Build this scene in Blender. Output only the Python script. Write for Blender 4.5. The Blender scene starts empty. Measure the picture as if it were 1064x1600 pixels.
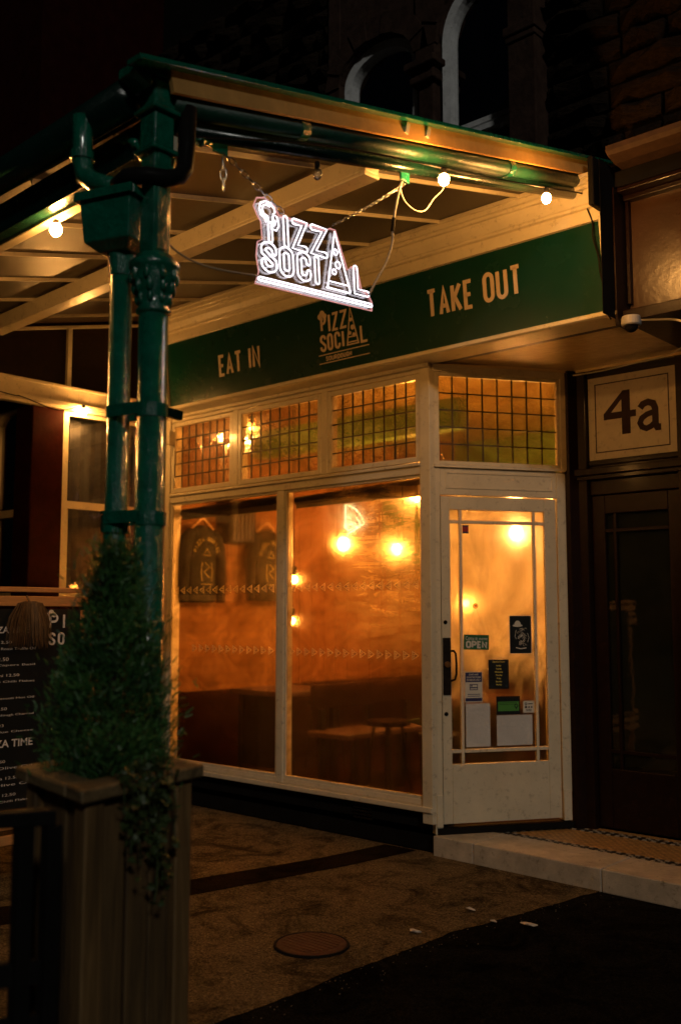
import bpy, bmesh, math, random
from mathutils import Vector, Matrix
R = math.radians
sc = bpy.context.scene
COL = sc.collection
rnd = random.Random(7)

# ------------------------------------------------------------------ camera
cam = bpy.data.objects.new('camera', bpy.data.cameras.new('camera'))
COL.objects.link(cam)
cam.location = (3.931, -5.197, 1.5)
cam.rotation_euler = (R(90 + 5.875), 0, R(42.1))
cam.data.sensor_fit = 'VERTICAL'; cam.data.sensor_height = 36; cam.data.sensor_width = 24
cam.data.lens = 35.0
cam.data.clip_end = 600
cam.data.dof.use_dof = True
cam.data.dof.focus_distance = 5.2
cam.data.dof.aperture_fstop = 2.0
sc.camera = cam

# ------------------------------------------------------------------ world, faint night sky and one faint street-side glow
SUN_EL, SUN_AZ = 25.0, 326.0      # direction towards the light, azimuth measured from +X
world = bpy.data.worlds.new('World'); sc.world = world; world.use_nodes = True
wn = world.node_tree
sky = wn.nodes.new('ShaderNodeTexSky'); sky.sky_type = 'NISHITA'; sky.sun_disc = False
sky.sun_elevation = R(SUN_EL); sky.sun_rotation = R(90 - SUN_AZ)
bg = wn.nodes['Background']; bg.inputs['Strength'].default_value = 0.00025
wn.links.new(sky.outputs[0], bg.inputs['Color'])
sun = bpy.data.objects.new('sun', bpy.data.lights.new('sun', 'SUN'))
COL.objects.link(sun)
sun.data.energy = 0.34; sun.data.angle = R(4.0); sun.data.color = (1, .97, .87)
dv = Vector((math.cos(R(SUN_AZ))*math.cos(R(SUN_EL)), math.sin(R(SUN_AZ))*math.cos(R(SUN_EL)), math.sin(R(SUN_EL))))
sun.rotation_euler = dv.to_track_quat('Z', 'Y').to_euler()
vs = sc.view_settings
sc.display_settings.display_device = 'sRGB'
vs.view_transform = 'Standard'; vs.look = 'None'; vs.gamma = 1; vs.exposure = 0; vs.use_curve_mapping = False
sc.cycles.max_bounces = 7; sc.cycles.diffuse_bounces = 3; sc.cycles.glossy_bounces = 3
sc.cycles.transmission_bounces = 5; sc.cycles.transparent_max_bounces = 10
sc.cycles.caustics_reflective = False; sc.cycles.caustics_refractive = True
sc.cycles.sample_clamp_indirect = 50

WARM = (1.0, .50, .17)
STR_BULB = 880.0       # string bulbs under the canopy
STR_ROOM = 420.0       # pendant bulbs in the room
STR_NEON = 3.0

# ------------------------------------------------------------------ mesh helper
class MB:
    def __init__(s, M=None):
        s.v = []; s.f = []; s.M = M
    def add(s, vs_, fs_):
        k = len(s.v)
        for p in vs_:
            p = Vector(p)
            s.v.append(s.M @ p if s.M else p)
        s.f += [tuple(i + k for i in f) for f in fs_]
        return s
    def box(s, x0, x1, y0, y1, z0, z1):
        vs_ = [(x, y, z) for z in (z0, z1) for y in (y0, y1) for x in (x0, x1)]
        return s.add(vs_, [(0,2,3,1),(4,5,7,6),(0,1,5,4),(2,6,7,3),(0,4,6,2),(1,3,7,5)])
    def bevbox(s, x0, x1, y0, y1, z0, z1, b=.004):
        X = sorted((x0, x1)); Y = sorted((y0, y1)); Z = sorted((z0, z1))
        vs_ = []; idx = {}
        for ix in (0,1):
            for iy in (0,1):
                for iz in (0,1):
                    sx, sy, sz = 1-2*ix, 1-2*iy, 1-2*iz
                    x, y, z = X[ix], Y[iy], Z[iz]
                    for a, p in enumerate(((x, y+sy*b, z+sz*b), (x+sx*b, y, z+sz*b), (x+sx*b, y+sy*b, z))):
                        idx[(ix,iy,iz,a)] = len(vs_); vs_.append(p)
        I = lambda *k: idx[k]
        fs_ = []
        for i in (0,1):
            fs_.append((I(i,0,0,0), I(i,1,0,0), I(i,1,1,0), I(i,0,1,0)))
            fs_.append((I(0,i,0,1), I(1,i,0,1), I(1,i,1,1), I(0,i,1,1)))
            fs_.append((I(0,0,i,2), I(1,0,i,2), I(1,1,i,2), I(0,1,i,2)))
        for i in (0,1):
            for j in (0,1):
                fs_.append((I(i,j,0,0), I(i,j,1,0), I(i,j,1,1), I(i,j,0,1)))
                fs_.append((I(i,0,j,0), I(i,1,j,0), I(i,1,j,2), I(i,0,j,2)))
                fs_.append((I(0,i,j,1), I(1,i,j,1), I(1,i,j,2), I(0,i,j,2)))
        for i in (0,1):
            for j in (0,1):
                for k in (0,1):
                    fs_.append((I(i,j,k,0), I(i,j,k,1), I(i,j,k,2)))
        return s.add(vs_, fs_)
    def beam(s, a, b, w, h, up=(0,0,1)):
        """box along a->b; w across, h along 'up'"""
        a, b = Vector(a), Vector(b); d = (b-a).normalized(); u = Vector(up)
        sd = d.cross(u).normalized(); u = sd.cross(d).normalized()
        vs_ = [p + sd*(i*w/2) + u*(j*h/2) for p in (a, b) for i, j in ((-1,-1),(1,-1),(1,1),(-1,1))]
        return s.add(vs_, [(0,1,2,3),(7,6,5,4),(0,4,5,1),(1,5,6,2),(2,6,7,3),(3,7,4,0)])
    def tube(s, pts, r, n=10, closed=False, cap=True):
        P = [Vector(p) for p in pts]; N = len(P)
        rs = r if isinstance(r, (list, tuple)) else [r]*N
        T = []
        for i in range(N):
            if closed: t = P[(i+1) % N] - P[i-1]
            else: t = P[min(i+1, N-1)] - P[max(i-1, 0)]
            T.append(t.normalized() if t.length > 1e-9 else Vector((0,0,1)))
        up = Vector((0,0,1)) if abs(T[0].z) < .9 else Vector((1,0,0))
        x = T[0].cross(up).normalized()
        vs_ = []
        for i in range(N):
            x = (x - T[i]*x.dot(T[i])).normalized(); y = T[i].cross(x)
            for k in range(n):
                a = 2*math.pi*k/n
                vs_.append(P[i] + (x*math.cos(a) + y*math.sin(a))*rs[i])
        fs_ = []
        for i in range(N if closed else N-1):
            j = (i+1) % N
            for k in range(n):
                m = (k+1) % n
                fs_.append((i*n+k, i*n+m, j*n+m, j*n+k))
        if cap and not closed:
            fs_.append(tuple(range(n-1, -1, -1))); fs_.append(tuple((N-1)*n+k for k in range(n)))
        return s.add(vs_, fs_)
    def lathe(s, c, prof, n=20, squash=(1,1)):
        c = Vector(c); vs_ = []; m = len(prof)
        for r, z in prof:
            for k in range(n):
                a = 2*math.pi*k/n
                vs_.append(c + Vector((r*math.cos(a)*squash[0], r*math.sin(a)*squash[1], z)))
        fs_ = [(i*n+k, i*n+(k+1)%n, (i+1)*n+(k+1)%n, (i+1)*n+k) for i in range(m-1) for k in range(n)]
        fs_.append(tuple(range(n-1, -1, -1))); fs_.append(tuple((m-1)*n+k for k in range(n)))
        return s.add(vs_, fs_)
    def prism(s, poly, ax, a0, a1):
        """poly of 2-D points extruded along axis ax from a0 to a1"""
        def p3(p, a):
            return {'x': (a, p[0], p[1]), 'y': (p[0], a, p[1]), 'z': (p[0], p[1], a)}[ax]
        n = len(poly)
        vs_ = [p3(p, a0) for p in poly] + [p3(p, a1) for p in poly]
        fs_ = [tuple(range(n-1, -1, -1)), tuple(range(n, 2*n))] + [(i, (i+1)%n, n+(i+1)%n, n+i) for i in range(n)]
        return s.add(vs_, fs_)
    def sphere(s, c, r, n=14, m=9, sq=(1,1,1)):
        c = Vector(c); vs_ = [c + Vector((0,0,-r*sq[2]))]
        for i in range(1, m):
            b = -math.pi/2 + math.pi*i/m
            for k in range(n):
                a = 2*math.pi*k/n
                vs_.append(c + Vector((r*sq[0]*math.cos(b)*math.cos(a), r*sq[1]*math.cos(b)*math.sin(a), r*sq[2]*math.sin(b))))
        vs_.append(c + Vector((0,0,r*sq[2]))); L = len(vs_)-1
        fs_ = [(0, 1+(k+1)%n, 1+k) for k in range(n)] + [(L, L-n+k, L-n+(k+1)%n) for k in range(n)]
        fs_ += [(1+i*n+k, 1+i*n+(k+1)%n, 1+(i+1)*n+(k+1)%n, 1+(i+1)*n+k) for i in range(m-2) for k in range(n)]
        return s.add(vs_, fs_)
    def build(s, name, mat, parent=None, smooth=False, fix=True, bevel=0, **kw):
        org = parent_world(parent)
        me = bpy.data.meshes.new(name)
        me.from_pydata([v - org for v in s.v], [], s.f)
        if fix:
            bm = bmesh.new(); bm.from_mesh(me)
            bmesh.ops.recalc_face_normals(bm, faces=bm.faces)
            bm.to_mesh(me); bm.free()
        if smooth:
            me.polygons.foreach_set('use_smooth', [True]*len(me.polygons))
        for m_ in (mat if isinstance(mat, list) else [mat]): me.materials.append(m_)
        o = bpy.data.objects.new(name, me); COL.objects.link(o)
        if parent: o.parent = parent
        if bevel:
            b = o.modifiers.new('bevel', 'BEVEL'); b.width = bevel; b.segments = 2; b.limit_method = 'ANGLE'
        for k, v in kw.items(): o[k] = v
        return o

def parent_world(p):
    w = Vector((0,0,0))
    while p: w += p.location; p = p.parent
    return w
def thing(name, loc, label, cat, group=None):
    o = bpy.data.objects.new(name, None); COL.objects.link(o); o.location = loc
    o.empty_display_size = .05
    o['label'] = label; o['category'] = cat
    if group: o['group'] = group
    return o
def tag(o, label, cat, group=None):
    o['label'] = label; o['category'] = cat
    if group: o['group'] = group
    return o
def copy_tree(o, loc, label=None, parent=None, rz=None):
    c = o.copy(); COL.objects.link(c); c.location = loc
    if parent: c.parent = parent
    if label: c['label'] = label
    if rz is not None: c.rotation_euler.z = rz
    for ch in list(o.children):
        copy_tree(ch, ch.location, parent=c)
    return c

# ------------------------------------------------------------------ materials
MATS = {}
def new_mat(name):
    m = bpy.data.materials.new(name); m.use_nodes = True
    nt = m.node_tree; b = nt.nodes['Principled BSDF']
    return m, nt, b
def ramp(nt, fac, stops):
    r = nt.nodes.new('ShaderNodeValToRGB')
    el = r.color_ramp.elements
    while len(el) < len(stops): el.new(.5)
    for e, (p, c) in zip(el, stops):
        e.position = p; e.color = (*c, 1) if len(c) == 3 else c
    nt.links.new(fac, r.inputs[0]); return r.outputs[0]
def noise(nt, scale, detail=4, rough=.55, vec=None, dist=0):
    n = nt.nodes.new('ShaderNodeTexNoise'); n.inputs['Scale'].default_value = scale
    n.inputs['Detail'].default_value = detail; n.inputs['Roughness'].default_value = rough
    n.inputs['Distortion'].default_value = dist
    if vec is None:
        tc = nt.nodes.new('ShaderNodeTexCoord'); vec = tc.outputs['Object']
    nt.links.new(vec, n.inputs['Vector']); return n.outputs['Fac']
def mapping(nt, sx, sy, sz, rot=(0,0,0), loc=(0,0,0)):
    tc = nt.nodes.new('ShaderNodeTexCoord'); mp = nt.nodes.new('ShaderNodeMapping')
    mp.inputs['Scale'].default_value = (sx, sy, sz); mp.inputs['Rotation'].default_value = rot
    mp.inputs['Location'].default_value = loc
    nt.links.new(tc.outputs['Object'], mp.inputs['Vector']); return mp.outputs['Vector']
def mth(nt, op, a, b=None, clamp=False):
    n = nt.nodes.new('ShaderNodeMath'); n.operation = op; n.use_clamp = clamp
    for i, v in enumerate((a, b)):
        if v is None: continue
        if isinstance(v, (int, float)): n.inputs[i].default_value = v
        else: nt.links.new(v, n.inputs[i])
    return n.outputs[0]
def mixc(nt, fac, a, b):
    n = nt.nodes.new('ShaderNodeMix'); n.data_type = 'RGBA'
    for i, v in ((0, fac), (6, a), (7, b)):
        if isinstance(v, (int, float)): n.inputs[i].default_value = v
        elif isinstance(v, (tuple, list)): n.inputs[i].default_value = (*v, 1)
        else: nt.links.new(v, n.inputs[i])
    return n.outputs[2]
def bump(nt, b, h, strength=.3, dist=.01):
    n = nt.nodes.new('ShaderNodeBump'); n.inputs['Strength'].default_value = strength
    n.inputs['Distance'].default_value = dist
    nt.links.new(h, n.inputs['Height']); nt.links.new(n.outputs[0], b.inputs['Normal']); return n
def paint(name, col, rough=.4, var=.25, nscale=6, bs=.15, bscale=60, dirt=None, bdist=.003, coat=0, spec=.5):
    m, nt, b = new_mat(name); b.inputs['Specular IOR Level'].default_value = spec
    f = noise(nt, nscale, 6, .65)
    dk = tuple(c*(1-var) for c in col); lt = tuple(min(1, c*(1+var*.6)) for c in col)
    c = ramp(nt, f, [(.3, dk), (.7, lt)])
    if dirt:
        g = noise(nt, 22, 6, .75)
        c = mixc(nt, ramp(nt, g, [(.56, (0,0,0)), (.72, (1,1,1))]), c, dirt)
    nt.links.new(c, b.inputs['Base Color'])
    rr = noise(nt, nscale*2.3, 4)
    nt.links.new(mth(nt, 'ADD', mth(nt, 'MULTIPLY', rr, rough*.6), rough*.7), b.inputs['Roughness'])
    h = noise(nt, bscale, 5, .6)
    bump(nt, b, h, bs, bdist)
    if coat: b.inputs['Coat Weight'].default_value = coat; b.inputs['Coat Roughness'].default_value = .12
    return m
def wood(name, c1, c2, rough=.6, axis='z', scale=1, knots=True):
    m, nt, b = new_mat(name)
    s = {'x': (2, 26, 26), 'y': (26, 2, 26), 'z': (26, 26, 2)}[axis]
    oi = nt.nodes.new('ShaderNodeObjectInfo')
    tc = nt.nodes.new('ShaderNodeTexCoord'); mp = nt.nodes.new('ShaderNodeMapping')
    mp.inputs['Scale'].default_value = tuple(q*scale for q in s)
    cb = nt.nodes.new('ShaderNodeCombineXYZ')
    for i in range(3): nt.links.new(mth(nt, 'MULTIPLY', oi.outputs['Random'], 37.0+11*i), cb.inputs[i])
    nt.links.new(cb.outputs[0], mp.inputs['Location']); nt.links.new(tc.outputs['Object'], mp.inputs['Vector'])
    f = noise(nt, 1.6, 6, .65, mp.outputs[0], 1.2)
    c = ramp(nt, f, [(.28, c1), (.72, c2)])
    if knots:
        k = noise(nt, .45, 3, .5, mp.outputs[0], .5)
        c = mixc(nt, ramp(nt, k, [(.6, (0,0,0)), (.72, (1,1,1))]), c, tuple(q*.5 for q in c1))
    nt.links.new(c, b.inputs['Base Color']); b.inputs['Roughness'].default_value = rough
    bump(nt, b, f, .4, .004)
    return m
def emit(name, col, strength):
    m, nt, b = new_mat(name)
    b.inputs['Base Color'].default_value = (.02,.02,.02,1)
    b.inputs['Emission Color'].default_value = (*col, 1); b.inputs['Emission Strength'].default_value = strength
    return m
def glass(name, steam=0.0, streak=False, tint=(1,1,1), gl=.06, wav=.0, rough=.22, mist=(.9,.84,.7), transl=.3, seed=0.0, wipe=False, haze=0):
    """window glass; steam = how much of it is clouded by condensation"""
    m, nt, b = new_mat(name); nt.nodes.remove(b)
    out = nt.nodes['Material Output']
    tr = nt.nodes.new('ShaderNodeBsdfTransparent'); tr.inputs[0].default_value = (*tint, 1)
    cur = tr.outputs[0]
    def mix(fac, a, c):
        n = nt.nodes.new('ShaderNodeMixShader')
        if isinstance(fac, (int, float)): n.inputs[0].default_value = fac
        else: nt.links.new(fac, n.inputs[0])
        nt.links.new(a, n.inputs[1]); nt.links.new(c, n.inputs[2]); return n.outputs[0]
    nb = nt.nodes.new('ShaderNodeBump'); nb.inputs['Strength'].default_value = .25 if wav == 0 else 1.0
    nb.inputs['Distance'].default_value = .0015 if wav == 0 else wav
    nt.links.new(noise(nt, 9, 3, .5), nb.inputs['Height'])
    if steam > 0:
        cl1 = noise(nt, 1.0, 6, .65, mapping(nt, 2.2, 2.2, 3.0, rot=(0, R(35), 0), loc=(seed, 0, 1)), 1.6)
        film = ramp(nt, cl1, [(.32, (.72,.68,.60)), (.62, (1,.99,.97))])
        def refr(ro):
            rf = nt.nodes.new('ShaderNodeBsdfRefraction'); rf.inputs['IOR'].default_value = 1.25
            rf.inputs['Roughness'].default_value = ro; nt.links.new(film, rf.inputs['Color']); return rf.outputs[0]
        tl = nt.nodes.new('ShaderNodeBsdfTranslucent'); tl.inputs[0].default_value = (*mist, 1)
        big = noise(nt, 1.6, 3, .5, mapping(nt, 1, 1, 1, loc=(seed, seed*.7, 3.1)), .8)
        tf = transl
        if wipe:     # arcs left by a sleeve in the condensation, brighter where the film is thick
            arc = noise(nt, 1.0, 7, .7, mapping(nt, 2.4, 2.4, 16, rot=(0, R(26), 0)), 1.1)
            side = noise(nt, 1.1, 2, .5, mapping(nt, 1, 1, 1, loc=(4.3,0,1.2)))
            arm = mth(nt, 'MULTIPLY', ramp(nt, arc, [(.44, (0,0,0)), (.62, (1,1,1))]), ramp(nt, side, [(.42, (0,0,0)), (.6, (1,1,1))]))
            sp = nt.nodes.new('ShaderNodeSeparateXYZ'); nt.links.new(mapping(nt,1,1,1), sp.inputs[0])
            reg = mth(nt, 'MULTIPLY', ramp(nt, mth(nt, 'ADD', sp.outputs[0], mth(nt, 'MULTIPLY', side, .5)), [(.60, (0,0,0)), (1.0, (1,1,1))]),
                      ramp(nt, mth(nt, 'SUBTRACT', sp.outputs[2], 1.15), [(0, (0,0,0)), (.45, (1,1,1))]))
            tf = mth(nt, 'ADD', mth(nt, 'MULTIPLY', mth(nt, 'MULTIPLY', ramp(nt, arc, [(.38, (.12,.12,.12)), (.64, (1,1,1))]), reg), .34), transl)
        lob = ramp(nt, big, [(.3, (.25,.25,.25)), (.6, (.6,.6,.6))])
        if haze:     # breath-like film above, thinned below to put in the dimness of the lower glass
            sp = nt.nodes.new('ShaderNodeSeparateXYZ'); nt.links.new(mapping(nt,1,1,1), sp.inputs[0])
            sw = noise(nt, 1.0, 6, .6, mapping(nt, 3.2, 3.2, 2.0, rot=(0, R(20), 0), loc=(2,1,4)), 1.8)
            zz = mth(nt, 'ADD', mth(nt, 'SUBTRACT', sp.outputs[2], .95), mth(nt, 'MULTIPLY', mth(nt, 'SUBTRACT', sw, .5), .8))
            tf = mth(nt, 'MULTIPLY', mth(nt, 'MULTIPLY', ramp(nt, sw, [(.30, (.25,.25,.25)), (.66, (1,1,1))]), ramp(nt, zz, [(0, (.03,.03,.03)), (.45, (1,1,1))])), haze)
        if streak:   # drips that run down leave a thinner, sharper film
            dr = noise(nt, 1.0, 4, .6, mapping(nt, 60, 60, 1.3, loc=(seed,0,0)))
            drm = ramp(nt, dr, [(.55, (1,1,1)), (.64, (.15,.15,.15))])
            lob = mth(nt, 'MULTIPLY', lob, drm); tf = mth(nt, 'MULTIPLY', tf, mth(nt, 'ADD', mth(nt, 'MULTIPLY', drm, .6), .4))
        fog = mix(tf, mix(lob, refr(rough*.13), mix(.22, refr(rough*.95), refr(.46))), tl.outputs[0])
        msk = 1.0
        cur = mix(mth(nt, 'MULTIPLY', msk, steam, True), cur, fog)
    g = nt.nodes.new('ShaderNodeBsdfGlossy'); g.inputs['Roughness'].default_value = .02 if wav == 0 else .05
    nt.links.new(nb.outputs[0], g.inputs['Normal'])
    fr = nt.nodes.new('ShaderNodeFresnel'); fr.inputs['IOR'].default_value = 1.5
    cur = mix(mth(nt, 'ADD', mth(nt, 'MULTIPLY', fr.outputs[0], .7), gl*.3, True), cur, g.outputs[0])
    nt.links.new(cur, out.inputs['Surface'])
    return m

cream = paint('cream paint', (.68,.60,.43), .34, .10, 5, .25, 45, dirt=(.36,.30,.20), coat=.25)
cream_gloss = paint('cream gloss soffit paint', (.80,.62,.33), .14, .12, 7, .9, 13, bdist=.010, coat=.8)
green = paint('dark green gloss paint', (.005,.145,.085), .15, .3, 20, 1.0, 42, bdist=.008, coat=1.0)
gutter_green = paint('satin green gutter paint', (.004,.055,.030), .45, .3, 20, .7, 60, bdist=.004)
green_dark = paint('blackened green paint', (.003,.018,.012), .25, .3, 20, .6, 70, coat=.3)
fascia_green = paint('bottle green signboard paint', (.002,.036,.025), .26, .15, 2.5, .08, 30)
black = paint('black paint', (.012,.011,.010), .4, .3, spec=.03)
dark_metal = paint('dark worn metal', (.03,.022,.016), .35, .4, 30); dark_metal.node_tree.nodes['Principled BSDF'].inputs['Metallic'].default_value = .6
lead = paint('lead came', (.015,.012,.010), .5, .2)
copper = paint('bright steel', (.6,.6,.62), .25, .1); copper.node_tree.nodes['Principled BSDF'].inputs['Metallic'].default_value = 1
brownp = paint('dark brown gloss paint', (.014,.005,.003), .34, .3, 12, .6, 40, dirt=(.03,.012,.006), coat=.05, spec=.22)
brown_board = paint('brown varnished board', (.055,.026,.013), .30, .2, 6, .5, 26, bdist=.004)
redbrown = paint('oxblood wall paint', (.028,.0045,.003), .5, .35, 8, .6, 30, dirt=(.02,.005,.004), spec=.03)
letter = paint('pale vinyl lettering', (.60,.47,.34), .5, .06)
roofp = paint('bronze obscured roof panel', (.030,.017,.007), .34, .3, 60, .9, 120, bdist=.002, spec=.3)
steel_cable = paint('grey cable', (.25,.24,.22), .5, .1)
white_cable = paint('white cable', (.65,.60,.5), .5, .1)
stone = paint('soot dark rough stone', (.034,.022,.014), .9, .5, 9, 1.0, 14, dirt=(.035,.028,.022), bdist=.03, spec=.03)
ashlar = paint('sooty dressed stone', (.065,.038,.028), .8, .4, 9, .7, 24, dirt=(.03,.022,.02), bdist=.01, spec=.03)
grey_paint = paint('weathered white window paint', (.80,.80,.80), .5, .2, 14, .5, 50, dirt=(.45,.44,.43))
mortar = paint('dark mortar', (.012,.010,.008), .95, .4, 30, spec=.03)
dark_room = paint('unlit room', (.006,.005,.005), .9, .2, spec=.03)
paper = paint('white paper', (.60,.58,.54), .6, .14, 8, .8, 7, bdist=.02)
posterblack = paint('black print', (.012,.014,.014), .35, .1)
opengreen = paint('green sign print', (.02,.13,.06), .4, .05)
navy = paint('navy print', (.03,.03,.10), .4, .05)
brightgreen = paint('leaf green print', (.08,.28,.05), .4, .05)
yellowprint = paint('yellow print', (.75,.60,.12), .5, .05)
terrac = paint('shirt black cotton', (.009,.008,.007), .9, .2, 30)
shirtprint = paint('faded gold shirt print', (.42,.34,.12), .8, .2, 30)
beech = wood('beech wood', (.45,.26,.12), (.62,.40,.2), .5, 'y', knots=False)
tablew = wood('dark table top', (.04,.012,.006), (.07,.024,.011), .7, 'y', knots=False)
maroon = paint('maroon panelling', (.012,.002,.0012), .8, .25, 4, spec=.03)
tan_wood = wood('weathered planter timber', (.065,.036,.013), (.20,.115,.042), .75, 'z')
tan_post = wood('planter post timber', (.11,.058,.018), (.30,.17,.06), .75, 'z')
tan_woodx = wood('planter rim timber', (.12,.075,.032), (.28,.19,.085), .7, 'x')
rail_wood = wood('oiled screen timber', (.45,.20,.06), (.65,.33,.11), .5, 'y', knots=False)
ivory = paint('ivory enamel panel', (.70,.62,.50), .35, .12, 7, .2, 30, dirt=(.36,.31,.24))
glass_clear = glass('clear window glass')
glass_dark = glass('dusty dark door glass', .35, False, (.75,.78,.70), gl=.3, mist=(.5,.5,.4), transl=.5)
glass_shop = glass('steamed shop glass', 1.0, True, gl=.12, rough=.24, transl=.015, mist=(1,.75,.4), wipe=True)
glass_shopL = glass('heavily steamed shop glass', 1.0, True, gl=.12, rough=.18, transl=.012, mist=(1,.75,.4), seed=5.0)
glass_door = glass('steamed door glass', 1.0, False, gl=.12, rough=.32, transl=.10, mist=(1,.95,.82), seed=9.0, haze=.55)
glass_lead = glass('old rippled leaded glass', 1.0, False, (.95,.88,.70), gl=.5, wav=.005, rough=.26, transl=.03, mist=(1,.8,.4))
acrylic = glass('clear acrylic sheet', .03, False, gl=.0, rough=.3, transl=1.0, mist=(.9,.85,.95))
bulb_on = emit('lit bulb glass', (1, .44, .10), STR_BULB)
room_bulb = emit('lit pendant glass', (1, .34, .045), STR_ROOM)
room_bulb_pale = emit('lit pale pendant glass', (1, .42, .10), STR_ROOM)
neon_on = emit('white neon tube', (.97, .90, 1.0), STR_NEON)
neon_green = emit('pale green neon tube', (.85, 1.0, .45), 5)
neon_edge = emit('pink light in the acrylic edge', (1.0, .42, .40), .8)
red_led = emit('fairy lamp glass', (1, .7, .35), 14)

def brick_wall_mat(name, c1, c2, mort, sc_=1.0, axis='x'):
    m, nt, b = new_mat(name)
    tc = nt.nodes.new('ShaderNodeTexCoord'); sp = nt.nodes.new('ShaderNodeSeparateXYZ'); cb = nt.nodes.new('ShaderNodeCombineXYZ')
    nt.links.new(tc.outputs['Object'], sp.inputs[0])
    nt.links.new(sp.outputs['Y' if axis == 'y' else 'X'], cb.inputs[0]); nt.links.new(sp.outputs['Z'], cb.inputs[1])
    br = nt.nodes.new('ShaderNodeTexBrick'); nt.links.new(cb.outputs[0], br.inputs['Vector'])
    br.inputs['Color1'].default_value = (*c1,1); br.inputs['Color2'].default_value = (*c2,1); br.inputs['Mortar'].default_value = (*mort,1)
    br.inputs['Scale'].default_value = 1; br.inputs['Brick Width'].default_value = .225*sc_; br.inputs['Row Height'].default_value = .075*sc_
    br.inputs['Mortar Size'].default_value = .006
    f = noise(nt, 3, 6, .7)
    c = mixc(nt, ramp(nt, f, [(.35,(0,0,0)),(.7,(.7,.7,.7))]), br.outputs['Color'], tuple(x*.6 for x in c1))
    nt.links.new(c, b.inputs['Base Color']); b.inputs['Roughness'].default_value = .8
    bump(nt, b, mth(nt, 'SUBTRACT', noise(nt, 40, 5), mth(nt, 'MULTIPLY', br.outputs['Fac'], .8)), .5, .006)
    return m
brick_in = brick_wall_mat('painted interior brick', (.24,.095,.014), (.29,.12,.018), (.19,.075,.011), 1.0, 'y')
plaster = paint('warm plaster', (.42,.29,.14), .7, .15, 3)
ceil_m = paint('ceiling boards', (.34,.22,.05), .55, .2, 3)
panel_brown = wood('stained wall boards', (.22,.078,.015), (.30,.11,.022), .5, 'z', knots=False)
green_in = paint('leaf green interior paint', (.10,.25,.03), .5, .2, 2)
floor_in = paint('dark restaurant floor', (.016,.004,.003), .85, .3, 5, spec=.03)

def ground_mat(name, c1, c2, speck, wet=.6, bs=.9):
    m, nt, b = new_mat(name); b.inputs['Specular IOR Level'].default_value = .0
    f = noise(nt, 1.1, 6, .7); g = noise(nt, 75, 5, .85); h = noise(nt, 150, 3, .8)
    c = ramp(nt, f, [(.3, c1), (.7, c2)])
    c = mixc(nt, ramp(nt, g, [(.42,(0,0,0)),(.66,(1,1,1))]), c, speck)
    c = mixc(nt, ramp(nt, h, [(.3,(.85,.85,.85)),(.5,(0,0,0))]), c, tuple(x*.3 for x in c1))
    st = noise(nt, 3.2, 6, .75, None, 1.0)
    c = mixc(nt, ramp(nt, st, [(.46,(0,0,0)),(.66,(.85,.85,.85))]), c, tuple(x*.45 for x in c1))
    nt.links.new(c, b.inputs['Base Color'])
    nt.links.new(ramp(nt, f, [(.35,(wet,)*3),(.65,(min(1,wet+.3),)*3)]), b.inputs['Roughness'])
    bump(nt, b, mth(nt, 'ADD', g, mth(nt, 'MULTIPLY', f, .6)), bs, .006)
    return m
forecourt_m = ground_mat('worn aggregate forecourt', (.036,.026,.013), (.125,.090,.045), (.28,.21,.12))
tarmac_m = ground_mat('dark tarmac', (.004,.0035,.003), (.010,.0085,.007), (.024,.021,.017))
strip_m = ground_mat('dark trench patch', (.008,.004,.0025), (.014,.008,.005), (.03,.02,.012))
step_m = paint('worn doorstep stone', (.52,.46,.36), .5, .3, 7, .6, 60, dirt=(.20,.16,.11))

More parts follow.
